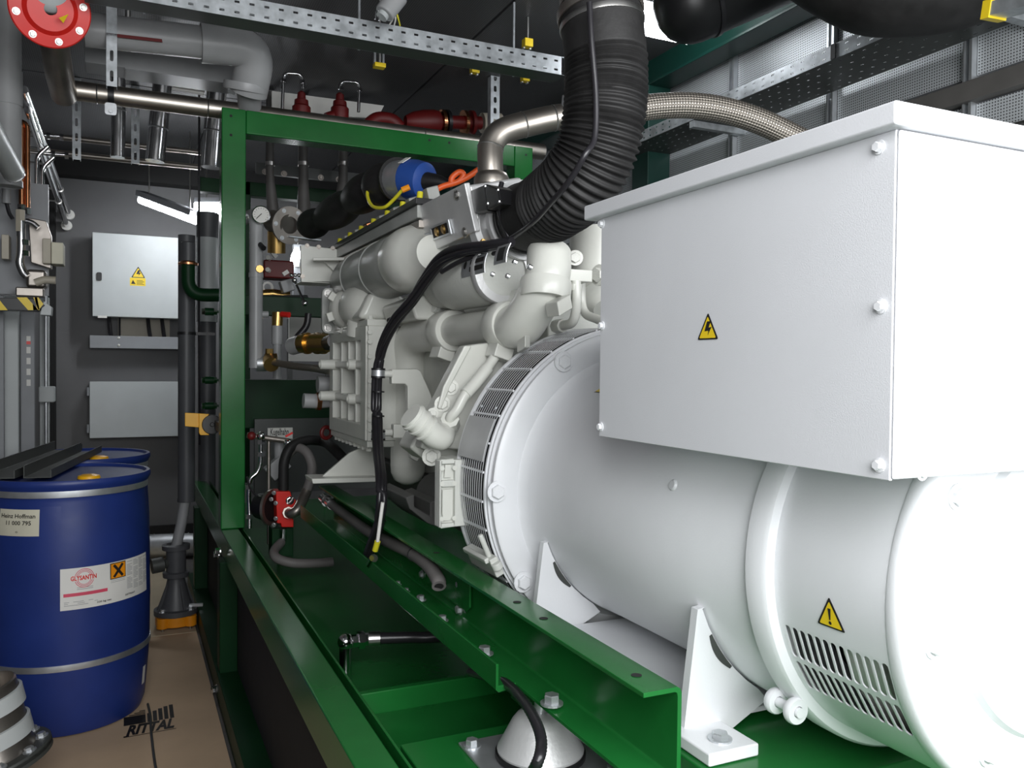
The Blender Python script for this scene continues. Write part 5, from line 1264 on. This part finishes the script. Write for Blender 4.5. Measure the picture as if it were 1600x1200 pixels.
# back rails and silver ducts
for i, (v0_, v1_) in enumerate(((217, 240), (243, 262))):
    a, b = at(100, v0_, Y=5.6), at(345, v1_, Y=5.6)
    t = obj('ceiling_rail', M().tube([(XL+.02, 5.6, (a.z+b.z)/2), (.42, 5.6, (a.z+b.z)/2)], .018, 14), 'dull_steel', label=('upper' if i == 0 else 'lower')+' thin steel rail crossing below the back ceiling', cat='rail', group='thin back rails')
for i, (u, ub, va, vb_, r) in enumerate(((186, 184, 100, 246, .040), (252, 242, 150, 252, .055), (338, 330, 150, 262, .06))):
    p, q = at(u, va, Y=4.45), at(ub, vb_, Y=4.45); r *= .8
    t = thing('silver_riser', q, ('left', 'middle', 'right')[i]+' of three shiny silver ducts hanging behind the slotted struts', 'duct', 'silver ducts at the back')
    obj('duct', M().tube([p+(p-q).normalized()*((ZC-.01-p.z)/max(.2, (p-q).normalized().z)), q], r, 28), 'foil', t)
    obj('duct_seam', M().rev([(r, -.004), (r+.003, 0), (r, .004)], p.lerp(q, .5), q-p, 28), 'zinc', t)
p = at(298, 130, Y=4.15); obj('ceiling_diffuser', M().prism([at(272, 114, Y=4.15), at(325, 121, Y=4.15), at(319, 147, Y=4.15), at(268, 138, Y=4.15)], (0, .03, 0)), 'paper', label='pale rectangular panel above the stainless pipe in the dark corner', cat='panel', bevel=.003)
def clamp(u, v, y, s, label, yellow_top=True):
    p = at(u, v, Y=y)
    t = thing('beam_clamp', p, label, 'clamp', 'beam clamps with yellow caps')
    for sx in (-1, 1): obj('clamp_arm', M().box(p+V((sx*s*.5-.004, 0.012, -s*.25 if yellow_top else 0)), p+V((sx*s*.5+.004, .03, 0 if yellow_top else s*1.8))), 'zinc', t)
    obj('yellow_cap', M().box(p+V((-s*.65, -.006, -.002 if yellow_top else -s*.5)), p+V((s*.65, .03, s*1.1 if yellow_top else .0))), 'label_yellow', t, bevel=.002, label='yellow plastic cap')
    obj('clamp_rod', M().cyl(p+V((0, .012, 0)), V((p.x, p.y+.012, ZC-.003)), .006), 'steel', t)
clamp(247, 112, 4.6, .05, 'yellow capped clamp in the dark between duct and stainless pipe')
clamp(594, 98, 3.3, .035, 'yellow ended clamp hanging under the long cable tray', False)
clamp(743, 113, 3.9, .032, 'yellow cap left of the slotted strut below the tray')
clamp(822, 126, 3.9, .030, 'yellow cap right of the slotted strut below the tray')
clamp(826, 72, 3.25, .030, 'yellow cap standing on top of the cable tray')
# cable tray across the container
CT = thing('cable_tray', at(560, 45, Y=3.12), 'long galvanised cable tray with two rows of slots crossing under the ceiling', 'cable tray')
yt = 3.05; dp_ = .10; zb3 = at(560, 61, Y=yt).z; zt3 = zb3+.072
x0_, x1_ = at(130, 10, Y=yt).x, 1.64
pit = .050; nn = int((x1_-x0_)/pit)
obj('tray_side', M().slots(nn, 2, pit, .036, .017, .008, lambda a, b: V((x0_+a, yt, zb3+b)), rnd=False, n=2), 'galv', CT, solid=.002)
obj('tray_floor', M().box((x0_, yt+.001, zb3), (x1_, yt+dp_, zb3+.002)), 'dark_plate', CT)  # galvanised floor coloured dark to stand for the shade on its underside
obj('tray_side', M().slots(nn, 2, pit, .036, .017, .008, lambda a, b: V((x0_+a, yt+dp_, zb3+b)), rnd=False, n=2), 'galv', CT, solid=.002)
obj('tray_lip', M().box((x0_, yt-.001, zt3), (x1_, yt+.012, zt3+.002)), 'galv', CT)
for x_ in (.05, .80, 1.45):
    obj('tray_hanger', M().box((x_, yt+dp_+.002, zb3), (x_+.008, yt+dp_+.01, ZC-.003)), 'galv', CT)
# grey plug with wires hanging on the tray
p = at(612, 6, Y=2.95)
CG = thing('cable_gland', p, 'pale grey round connector with wires hanging in front of cable tray', 'connector')
obj('gland_body', M().cyl(at(600, 22, Y=2.95), at(622, -8, Y=2.95), .036, .040, n=24), 'pipe_grey', CG, bevel=.006)
obj('gland_nut', M().cyl(at(596, 27, Y=2.95), at(601, 20, Y=2.95), .022, n=10), 'cabinet', CG)
for k, (u, v, m_) in enumerate(((609, 38, 'paper'), (616, 39, 'paper'), (625, 40, 'yellow_wire'))):
    obj('wire', M().tube(cr([at(612+k*3, 14, Y=2.955), at(614+k*4, 28, Y=2.96), at(u, v, Y=2.99)], 6), .003, 8), m_, CG)
obj('hook', M().tube([at(586, 30, Y=2.96), at(587, 18, Y=2.96), at(591, 17, Y=2.96), at(592, 32, Y=2.96)], .003, 8), 'chrome', CG)
obj('suspension', M().cyl(at(622, -8, Y=2.95), V((at(630, -20, Y=2.95).x, 2.95, ZC-.003)), .03, n=16), 'pipe_grey', CG)
# red safety valves with chrome blow-off tubes
for i, (u, v, ut, dr) in enumerate(((471, 163, 443, -1), (531, 165, 562, 1))):
    y = 4.3; p = at(u, v, Y=y)
    t = thing('safety_valve', p-V((0, 0, .07)), ('left' if i == 0 else 'right')+' red safety valve with bent chrome tube above the portal beam', 'valve', 'red safety valves')
    ax_ = V((p.x, y, p.z))
    obj('valve_bonnet', M().rev([(.040, -.09), (.046, -.05), (.046, -.015), (.036, -.005), (.034, .02), (.022, .026), (.020, .055), (.010, .065), (1e-5, .066)], ax_, (0, 0, 1), 24), 'dark_red', t)
    obj('side_branch', M().tube([ax_+V((0, 0, -.04)), ax_+V((-.07, -.01, -.075))], .026, 18), 'dark_red', t)
    q_ = [at(u+(3 if i == 0 else -1), 140, Y=y), at(u+(1 if i == 0 else 2), 116 if i == 0 else 127, Y=y), at(ut, 114 if i == 0 else 129, Y=y), at(ut-2, 175, Y=y)]
    obj('blow_off_tube', M().tube(fillet(q_, .03, 5), .0085, 12), 'chrome', t)
    for k, qq_ in enumerate(q_[1:3]): obj('tube_nut', M().cyl(qq_+V((0, 0, -.03)), qq_+V((0, 0, -.045)), .013, n=6), 'chrome', t)
WB = obj('white_board', M().prism([at(425, 142, Y=4.6), at(600, 165, Y=4.6), at(590, 185, Y=4.6), at(425, 175, Y=4.6)], (0, .02, 0)), 'paper', label='pale sheet standing behind the red safety valves', cat='panel')
RP = thing('circulation_pump', at(690, 190, Y=4.2), 'dark red circulation pump with flanges lying behind the portal beam', 'pump')
c0_ = at(650, 190, Y=4.3); c1_ = at(742, 192, Y=4.3)
obj('pump_body', M().rev([(.03, -.06), (.05, -.02), (.062, .04), (.065, .10), (.058, .13)], c0_, c1_-c0_, 28), 'dark_red', RP)
for s, m_ in ((.42, 'copper'), (.50, 'black'), (.78, 'copper'), (.9, 'dark_red')):
    p = c0_.lerp(c1_, s*1.05); obj('flange', M().rev([(.03, -.01), (.066, -.01), (.066, .008), (.03, .008)], p, c1_-c0_, 28), m_, RP)
obj('pump_shaft', M().cyl(c0_, c1_+(c1_-c0_)*.1, .036), 'dark_red', RP)
obj('pump_bend', M().tube(cr([at(575, 196, Y=4.3), at(590, 186, Y=4.3), at(612, 188, Y=4.3), at(625, 200, Y=4.3)], 6), .036, 18), 'dark_red', RP)
obj('grey_end', M().cyl(c1_+(c1_-c0_)*.12, c1_+(c1_-c0_)*.45, .055, n=28), 'beige', RP)
# ---------------------------------------------------------------- stainless gas line with braided hose, right of the bellows
GL = thing('gas_line', at(770, 280, D=2.15), 'polished stainless elbow pipe rising from the throttle plate behind the black bellows', 'pipe')
pts = [at(768, 286, D=2.16), at(766, 255, D=2.16), at(768, 225, D=2.17), at(786, 205, D=2.18), at(830, 192, D=2.2), at(880, 182, D=2.22), at(960, 172, D=2.25), at(1000, 168, D=2.26)]
pg_ = cr(pts, 8); obj('elbow_pipe', M().tube(pg_, .0335, 32), 'stainless', GL)
obj('pipe_collar', M().rev([(.033, -.02), (.046, -.018), (.046, .0), (.040, .012), (.033, .016)], at(768, 279, D=2.16), (0, 0, 1), 36), 'stainless', GL)
for k in (14, 30, 38):
    d = (pg_[k+1]-pg_[k]).normalized(); obj('weld_seam', M().rev([(.033, -.003), (.0352, 0), (.033, .003)], pg_[k], d, 32), 'steel', GL)
obj('bleed_screw', M().cyl(at(882, 172, D=2.2), at(884, 150, D=2.2), .010, n=8), 'zinc', GL)
BH = thing('braided_hose', at(1120, 165, D=2.3), 'thick braided steel hose arching over behind the white terminal box', 'hose')
hb_ = cr([at(985, 172, D=2.26), at(1030, 166, D=2.27), at(1080, 165, D=2.28), at(1130, 172, D=2.29), at(1180, 187, D=2.30), at(1225, 207, D=2.31), at(1270, 232, D=2.32), at(1310, 270, D=2.33), at(1330, 330, D=2.34), at(1336, 420, D=2.36), at(1325, 560, D=2.38), at(1300, 700, D=2.38)], 10)
obj('braid', M().tube(hb_, .0345, 36), 'braid', BH)
d = (hb_[1]-hb_[0]).normalized(); obj('end_ferrule', M().tube([hb_[0]-d*.05, hb_[2]], .038, 28), 'stainless', BH)
obj('end_ferrule', M().tube([hb_[-3], hb_[-1], V((hb_[-1].x, hb_[-1].y, .651))], .038, 28), 'stainless', BH)
# ---------------------------------------------------------------- right hand tray, black ducts, lamp
RT2 = thing('wall_cable_tray', at(1250, 110, X=2.2), 'galvanised slotted cable tray running along the right perforated wall', 'cable tray')
ztr, zbr = 2.456, 2.405; ya, yb2 = -.6, 3.6
n1 = int((yb2-ya)/.05)
obj('tray_side', M().slots(n1, 2, .05, (ztr-zbr)/2, .016, .006, lambda a, b: V((2.18, ya+a, zbr+b)), rnd=False, n=2), 'galv', RT2, solid=.002)
obj('tray_floor', M().slots(n1, 5, .05, .05, .014, .006, lambda a, b: V((2.18+b, ya+a, zbr)), rnd=False, n=2), 'dark_plate', RT2, solid=.002)  # darker than the galvanised side: underside shade put into the colour
obj('tray_joint', M().box((2.174, 2.12, zbr), (2.178, 2.14, ztr)), 'black', RT2)
for y in (.3, 1.6, 2.9): obj('tray_arm', M().box((2.18, y, zbr-.03), (XR-.004, y+.03, zbr-.003)), 'galv', RT2)
K1 = thing('black_duct', at(1100, 30, D=3.0), 'black insulated duct with a clamp ring below the ceiling beside the lamp', 'duct')
k0, k1 = at(1068, 10, D=3.0), at(1250, -70, D=3.0)
dk = (k1-k0).normalized()
obj('duct', M().tube([k0-dk*.10, k0-dk*.095, k0-dk*.075, k0-dk*.045, k0-dk*.01, k0+dk*.03, k1, k1+dk*.2], [.02, .055, .092, .118, .134, .14, .14, .14], 40), 'black', K1)
obj('clamp_ring', M().rev([(.139, -.008), (.146, -.008), (.146, .008), (.139, .008)], k0+dk*.085, dk, 40), 'cable', K1)
K2 = thing('black_duct', at(1410, 0, D=2.6), 'big black round duct bend hanging above the right cable tray', 'duct')
k2 = at(1415, -42, D=2.3)
obj('duct_bend', M().tube(cr([k2+V((-.35, .25, .28)), k2+V((-.1, .10, .06)), k2, k2+V((.2, -.12, .05)), k2+V((.5, -.3, .3))], 8), .165, 40), 'rubber', K2)
CL = thing('ceiling_lamp', at(1012, 20, D=3.3), 'glaring white ceiling lamp between the bellows and black duct', 'lamp')
l0 = [at(1000, 0, D=3.3), at(1003, 42, D=3.3), at(1003, 42, D=3.3)+V((0, .07, 0)), at(1000, 0, D=3.3)+V((0, .07, 0))]
obj('diffuser', M().prism(l0, (.27, 0, 0)), 'lamp_light', CL)
lc = l0[0]
obj('lamp_housing', M().box(lc+V((0, -.005, .001)), lc+V((.27, .075, .03))), 'panel_grey', CL)
obj('hanger', M().cyl(lc+V((.13, .04, .02)), V((lc.x+.13, lc.y+.04, ZC-.003)), .008), 'steel', CL)
YR = thing('end_rail', at(1580, 8, D=1.9), 'zinc rail with bright yellow end cap, upper right corner of photo', 'rail')
e0, e1 = at(1558, 16, D=1.9), at(1700, -22, D=1.7)
obj('rail_bar', M().bar(e0, e1, .05, .03), 'galv', YR)
de = (e1-e0).normalized()
obj('end_cap', M().bar(e0-de*.018, e0+de*.004, .054, .040), 'label_yellow', YR, label='yellow end cap')
obj('drop_rod', M().cyl(e0.lerp(e1, .6), V((e0.lerp(e1, .6).x, e0.lerp(e1, .6).y, ZC-.003)), .006), 'steel', YR)
# ---------------------------------------------------------------- equipment behind the portal
RZ = thing('return_pipe', at(400, 560, Y=3.92), 'vertical light grey pipe with round pressure gauge just inside the green portal', 'pipe')
yr = 3.92; rx = at(400, 450, Y=yr).x
za_, zb_ = at(400, 335, Y=yr).z, at(400, 575, Y=yr).z
obj('pipe', M().tube(fillet([(rx, yr, zb_), (rx, yr, za_), (rx-.02, yr+.25, za_+.02)], .06, 6), .030, 24), 'pipe_grey', RZ)
g0 = at(408, 336, Y=yr-.05)
gg = obj('pressure_gauge', M().rev([(1e-5, -.03), (.034, -.03), (.036, 0), (.040, .002), (.040, .010), (.036, .012)], g0, (-.15, -1, .0), 36), 'chrome', RZ)
gd = V((-.15, -1, 0)).normalized(); gxv = V((1, -.15, 0)).normalized()
obj('dial', M().rev([(1e-5, .009), (.036, .009)], g0, gd, 32), 'paper', gg)
gf = lambda a, b: g0+gd*.0098+gxv*a+V((0, 0, 1))*b
mb = M()
for k in range(13):
    a = A(225-22.5*k); mb.add([gf(r*math.cos(a+s), r*math.sin(a+s)) for r, s in ((.026, -.03), (.031, -.03), (.031, .03), (.026, .03))], [(0, 1, 2, 3)])
mb.add([gf(-.020, -.016), gf(-.018, -.019), gf(.004, .004), gf(.001, .006)], [(0, 1, 2, 3)])
obj('dial_marks', mb, 'print_black', gg)
obj('pipe_ring', M().rev([(.030, -.01), (.033, -.01), (.033, .01), (.030, .01)], (rx, yr, at(0, 409, Y=yr).z), (0, 0, 1), 24), 'pipe_grey', RZ)
obj('brass_plug', M().cyl(at(405, 420, Y=yr-.03), at(406, 420, Y=yr-.05), .017, n=8), 'brass', RZ)
obj('stub', M().cyl(at(400, 491, Y=yr), at(419, 491, Y=yr), .014), 'pipe_grey', RZ)
obj('stub', M().cyl(at(406, 382, Y=yr-.02), at(412, 388, Y=yr-.06), .012), 'black', RZ)
obj('coupling', M().cyl(at(400, 568, Y=yr), at(416, 568, Y=yr), .036, n=20), 'zinc', RZ)
bv = obj('brass_valve', M().cyl(at(414, 564, Y=yr), at(432, 564, Y=yr), .036, n=10).cyl(at(422, 563, Y=yr-.02), at(424, 570, Y=yr-.07), .034, n=20).cyl(at(421, 545, Y=yr), at(421, 560, Y=yr), .018, n=8), 'brass', RZ)
obj('flexible_hose', M().tube(cr([at(427, 566, Y=yr-.06), at(460, 572, Y=3.72), at(495, 576, Y=3.5), at(520, 581, Y=3.2)], 8), .0155, 18), 'braid', RZ)
tp_ = thing('ball_valve', at(438, 520, Y=4.1), 'brass ball valve with red handle on short grey pipe inside the portal', 'valve')
obj('valve_body', M().cyl(at(434, 488, Y=4.1), at(433, 509, Y=4.1), .026, n=10), 'brass', tp_)
obj('handle', M().tube([at(440, 491, Y=4.08), at(452, 492, Y=4.05)], .014, 10), 'red', tp_)
obj('pipe', M().cyl(at(433, 509, Y=4.1), at(433, 538, Y=4.1), .026).cyl(at(433, 538, Y=4.1), at(433, 592, Y=4.1), .019), 'pipe_grey', tp_)
bv2 = thing('brass_coupling', at(485, 537, Y=3.6), 'large brass screw coupling entering the engine beside the cooler box', 'fitting')
obj('coupling_body', M().tube([at(470, 537, Y=3.6), at(490, 536, Y=3.55), at(512, 536, Y=3.5)], .040, 12), 'brass', bv2)
for u in (478, 494, 503): obj('coupling_ring', M().tube([at(u, 536.5, Y=3.57), at(u+4, 536.4, Y=3.56)], .046, 24), 'brass', bv2)
obj('grey_stub', M().tube([at(457, 541, Y=3.66), at(471, 537, Y=3.6)], .038, 20), 'pipe_grey', bv2)
obj('coupling_pin', M().cyl(at(512, 536, Y=3.5), V((.72, 3.16, at(512, 536, Y=3.5).z)), .03), 'black', bv2)
AC = thing('air_inlet_tube', at(440, 345, Y=4.1), 'grey flanged inlet tube behind the pressure gauge, inside the dark portal', 'pipe')
c0_, c1_ = at(425, 345, Y=4.1), at(452, 352, Y=4.0)
obj('tube', M().tube([c0_, c1_], .052, 28), 'dull_steel', AC)
obj('flange', M().rev([(.04, -.006), (.088, -.006), (.088, .008), (.04, .008)], c1_, c1_-c0_+V((0, -.1, 0)), 36), 'dull_steel', AC)
dd_ = (c1_-c0_+V((0, -.1, 0))); x, y, z = frame(dd_)
for k in range(6): bolt(AC, c1_+(x*math.cos(k*PI/3)+y*math.sin(k*PI/3))*.072+z*.008, dd_, .007, 'zinc')
obj('neck', M().tube([at(432, 395, Y=4.12), at(432, 362, Y=4.1)], .042, 24), 'brass', AC)
obj('support', M().bar(at(425, 345, Y=4.14), at(425, 345, Y=4.42), .04, .04), 'dull_steel', AC)
obj('slotted_arm', M().bar(at(448, 370, Y=4.0), at(498, 376, Y=4.05), .05, .006), 'galv', AC)
for i, (u, ub, r) in enumerate(((422, 428, .036), (474, 475, .042), (536, 530, .042))):
    p, q, q2 = at(u, 212, Y=4.75), at(u, 275, Y=4.75), at(ub, 345, Y=4.75)
    t = thing('hanging_pipe', q2, ('left', 'middle', 'right')[i]+' of three dim grey pipes hanging in the dark behind the portal', 'pipe', 'dim pipes behind the portal')
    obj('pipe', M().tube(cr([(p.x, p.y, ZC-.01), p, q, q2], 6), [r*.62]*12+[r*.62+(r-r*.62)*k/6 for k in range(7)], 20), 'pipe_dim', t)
    obj('pipe_clip', M().rev([(r*.6, -.01), (r*.74, -.01), (r*.74, .01), (r*.6, .01)], q.lerp(p, .3), (0, 0, 1), 20), 'steel', t)
FBt = thing('fixing_rail', at(480, 270, Y=4.9), 'dark rail with a row of zinc bolts in the shadow behind the portal', 'rail')
ra, rb = at(400, 262, Y=4.9), at(580, 275, Y=4.9)
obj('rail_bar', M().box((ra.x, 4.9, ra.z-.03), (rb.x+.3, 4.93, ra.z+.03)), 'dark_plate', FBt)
for k in range(8):
    p = V((ra.x+.05+.105*k, 4.9, ra.z-.018)); bolt(FBt, p, (0, -1, 0), .012, 'dull_steel')
DB = thing('dark_machinery', at(430, 420, Y=4.6), 'dark red boxed pipework half hidden in shadow behind the gauge pipe', 'pipework')
obj('red_block', M().box(at(412, 405, Y=4.6), at(452, 440, Y=4.75)), 'dark_red', DB, bevel=.01)
for u, v in ((419, 402), (418, 421), (428, 398)): obj('screw', M().cyl(at(u, v, Y=4.58), at(u+2, v+2, Y=4.6), .012), 'paper', DB)
obj('valve_wheel', M().rev([(.020, -.006), (.030, -.006), (.030, .006), (.020, .006)], at(418, 449, Y=4.5), (.2, -1, 0), 24), 'paper', DB)
obj('brass_pipe', M().tube([at(410, 460, Y=4.5), at(425, 459, Y=4.5), at(452, 463, Y=4.5)], .026, 14), 'brass', DB)
obj('dark_pipe', M().tube([at(405, 475, Y=4.45), at(480, 474, Y=4.45)], .045, 18), 'dark_plate', DB)
obj('sensor_head', M().obox(at(448, 447, Y=4.4), (.03, 0, .01), (0, .03, 0), (-.01, 0, .03)), 'pvc_grey', DB, bevel=.006)
obj('link_rod', M().cyl(at(460, 438, Y=4.3), at(476, 474, Y=4.2), .006).sphere(at(476, 474, Y=4.2), .016).sphere(at(460, 438, Y=4.3), .014), 'chrome', DB)
for u, v in ((455, 430), (461, 430), (467, 430)): obj('screw', M().sphere(at(u, v, Y=4.3), .010), 'chrome', DB)
obj('clip', M().bar(at(442, 429, Y=4.35), at(450, 424, Y=4.35), .02, .02), 'paper', DB)
obj('clip', M().bar(at(425, 394, Y=4.4), at(432, 402, Y=4.4), .02, .02), 'paper', DB)
obj('base_strut', M().box(at(405, 480, Y=4.47), at(412, 486, Y=4.5)), 'dark_plate', DB)
obj('black_hose', M().tube(cr([at(482, 490, Y=4.0), at(478, 510, Y=4.0), at(462, 530, Y=4.0), at(455, 545, Y=4.0)], 6), .016, 12), 'cable', label='black hose sagging in front of the pale sheet inside the portal', cat='hose')
LB = obj('pale_sheet', M().box(at(452, 486, Y=5.3), at(515, 565, Y=5.33)), 'paper', label='pale cabinet sheet seen behind the brass coupling through the portal', cat='panel')
for k_ in (0, 1):
    lx_ = at((453, 513)[k_], 560, Y=5.34).x; obj('sheet_post', M().box((lx_-.015, 5.331, 0), (lx_+.015, 5.36, at(500, 500, Y=5.34).z)), 'dark_plate', LB)
# red pump with motor and hoses, bottom left inside the portal
PM = thing('priming_pump', at(444, 840, Y=3.45), 'small bright red pump with hoses standing on the green base pan', 'pump')
yp = 3.42
c = at(446, 795, Y=yp)
obj('pump_housing', M().prism([at(u, v, Y=yp) for u, v in ((431, 768), (454, 768), (456, 776), (463, 782), (460, 790), (455, 796), (454, 808), (459, 812), (459, 824), (440, 824), (439, 818), (433, 818))], (0, .09, 0)), 'red', PM, bevel=.004)
obj('motor', M().cyl(c+V((-.045, .06, -.0)), c+V((-.085, .11, 0)), .062, .052, n=28), 'black', PM)
obj('motor_ring', M().rev([(.058, -.006), (.074, -.006), (.074, .006), (.058, .006)], c+V((-.045, .06, 0)), (-.085, .08, 0), 28), 'dull_steel', PM)
for u, v in ((428, 770), (424, 780), (431, 786), (431, 810), (428, 820)): bolt(PM, at(u, v, Y=yp-.005), (-.4, -1, 0), .006, 'chrome')
bolt(PM, at(453, 782, Y=yp), (0, -1, 0), .012, 'chrome')
pu = cr([at(450, 801, Y=yp-.01), at(456, 802, Y=yp-.05), at(466, 795, Y=yp-.06), at(478, 770, Y=yp-.02), at(486, 745, Y=yp), at(487, 725, Y=yp), at(478, 706, Y=yp+.02), at(462, 700, Y=yp+.06), at(446, 715, Y=yp+.1)], 8)
obj('pressure_hose', M().tube(pu, .019, 16), 'hose_grey', PM)
obj('hose_tail', M().tube(pu[:26], .0205, 16), 'dull_steel', PM)
obj('outlet_nut', M().cyl(at(450, 801, Y=yp), at(451, 801, Y=yp-.03), .024, n=8), 'dull_steel', PM)
su = cr([at(443, 766, Y=yp+.04), at(443, 740, Y=yp+.04), at(445, 718, Y=yp+.04), at(456, 697, Y=yp+.05), at(480, 688, Y=yp+.08), at(505, 690, Y=yp+.1), at(520, 700, Y=3.3), at(540, 720, Y=3.2)], 8)
obj('suction_hose', M().tube(su, .021, 16), 'rubber', PM)
obj('inlet_union', M().cyl(at(443, 766, Y=yp+.04), at(443, 747, Y=yp+.04), .014, n=6), 'chrome', PM)
obj('drain_elbow', M().tube(cr([at(442, 826, Y=yp+.03), at(442, 842, Y=yp+.03), at(438, 852, Y=yp+.03)], 6), .014, 12), 'chrome', PM)
du = cr([at(439, 848, Y=yp+.02), at(430, 858, Y=3.36), at(428, 866, Y=3.30), at(436, 874, Y=3.26), at(460, 880, Y=3.24), at(495, 880, Y=3.24), at(520, 878, Y=3.24)], 8)
obj('drain_hose', M().tube(du, .018, 16), 'hose_grey', PM)
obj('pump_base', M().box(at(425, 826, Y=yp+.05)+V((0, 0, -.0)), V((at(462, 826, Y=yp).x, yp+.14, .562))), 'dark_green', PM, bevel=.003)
# chrome oil tubes left of the pump
OT = thing('oil_tube', at(393, 810, Y=3.75), 'thin bent chrome tube with nuts beside the green post', 'tube')
ot = [at(408, 682, Y=3.6), at(408, 705, Y=3.6), at(407, 725, Y=3.6), at(402, 738, Y=3.6), at(391, 750, Y=3.6), at(389, 775, Y=3.6), at(390, 805, Y=3.6), at(390, 825, Y=3.6)]
obj('tube', M().tube(cr(ot, 8), .0095, 12), 'chrome', OT)
for u, v in ((408, 690), (408, 709), (389, 760), (390, 806)): obj('tube_nut', M().cyl(at(u, v-3, Y=3.6), at(u, v+4, Y=3.6), .017, n=6), 'chrome', OT)
obj('manifold_bar', M().cyl(at(386, 680, Y=3.6), at(456, 690, Y=3.6), .012), 'dull_steel', OT)
for u, v, m_ in ((393, 681, 'dark_red'), (408, 681, 'chrome'), (450, 692, 'chrome')): obj('tap', M().sphere(at(u, v, Y=3.58), .018), m_, OT)
obj('red_handle', M().bar(at(446, 682, Y=3.56), at(457, 676, Y=3.56), .012, .008), 'red', OT, label='red lever')
obj('rack', M().cyl(at(420, 686, Y=3.62), at(420, 850, Y=3.62), .008), 'dull_steel', OT)
obj('red_loop', M().rev([(.022+.008*math.cos(t), .008*math.sin(t)) for t in [k*PI/4 for k in range(9)]], at(510, 676, Y=3.30), (.3, -1, 0), 20), 'dark_red', label='dark red ring hanging below the ribbed cooler box', cat='ring')
gm = thing('sight_glass', at(432, 720, Y=3.7), 'dim grey filter cylinder and block behind the red pump', 'filter')
obj('filter_body', M().cyl(at(436, 690, Y=3.7), at(437, 722, Y=3.7), .022), 'pipe_grey', gm)
obj('filter_block', M().obox(at(433, 730, Y=3.7), (.035, 0, .03), (0, .03, 0), (-.022, 0, .026)), 'pipe_grey', gm, bevel=.004)
obj('filter_post', M().cyl(at(437, 730, Y=3.72), V((at(437, 730, Y=3.72).x, 3.72, .500)), .010), 'dull_steel', gm)
obj('thin_cable', M().tube(cr([at(386, 745, Y=3.5), at(392, 765, Y=3.5), at(410, 783, Y=3.5), at(425, 792, Y=3.5)], 6), .004, 8), 'cable', label='thin black cable drooping from the post to the red pump', cat='cable')
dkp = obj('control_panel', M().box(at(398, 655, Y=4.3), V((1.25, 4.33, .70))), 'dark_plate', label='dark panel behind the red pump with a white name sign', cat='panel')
sa, sb = at(418, 690, Y=4.29), at(457, 668, Y=4.29)
sg_ = obj('white_sign', M().box((sa.x, 4.285, sa.z), (sb.x, 4.299, sb.z)), 'paper', dkp)
lettering(sg_, 'Kugelhahn', lambda a, b: V((sa.x+.012+a*(sb.x-sa.x-.02)/.47, 4.2845, sa.z+.032+b*.48)), .1, 'print_black', bold=.0015)
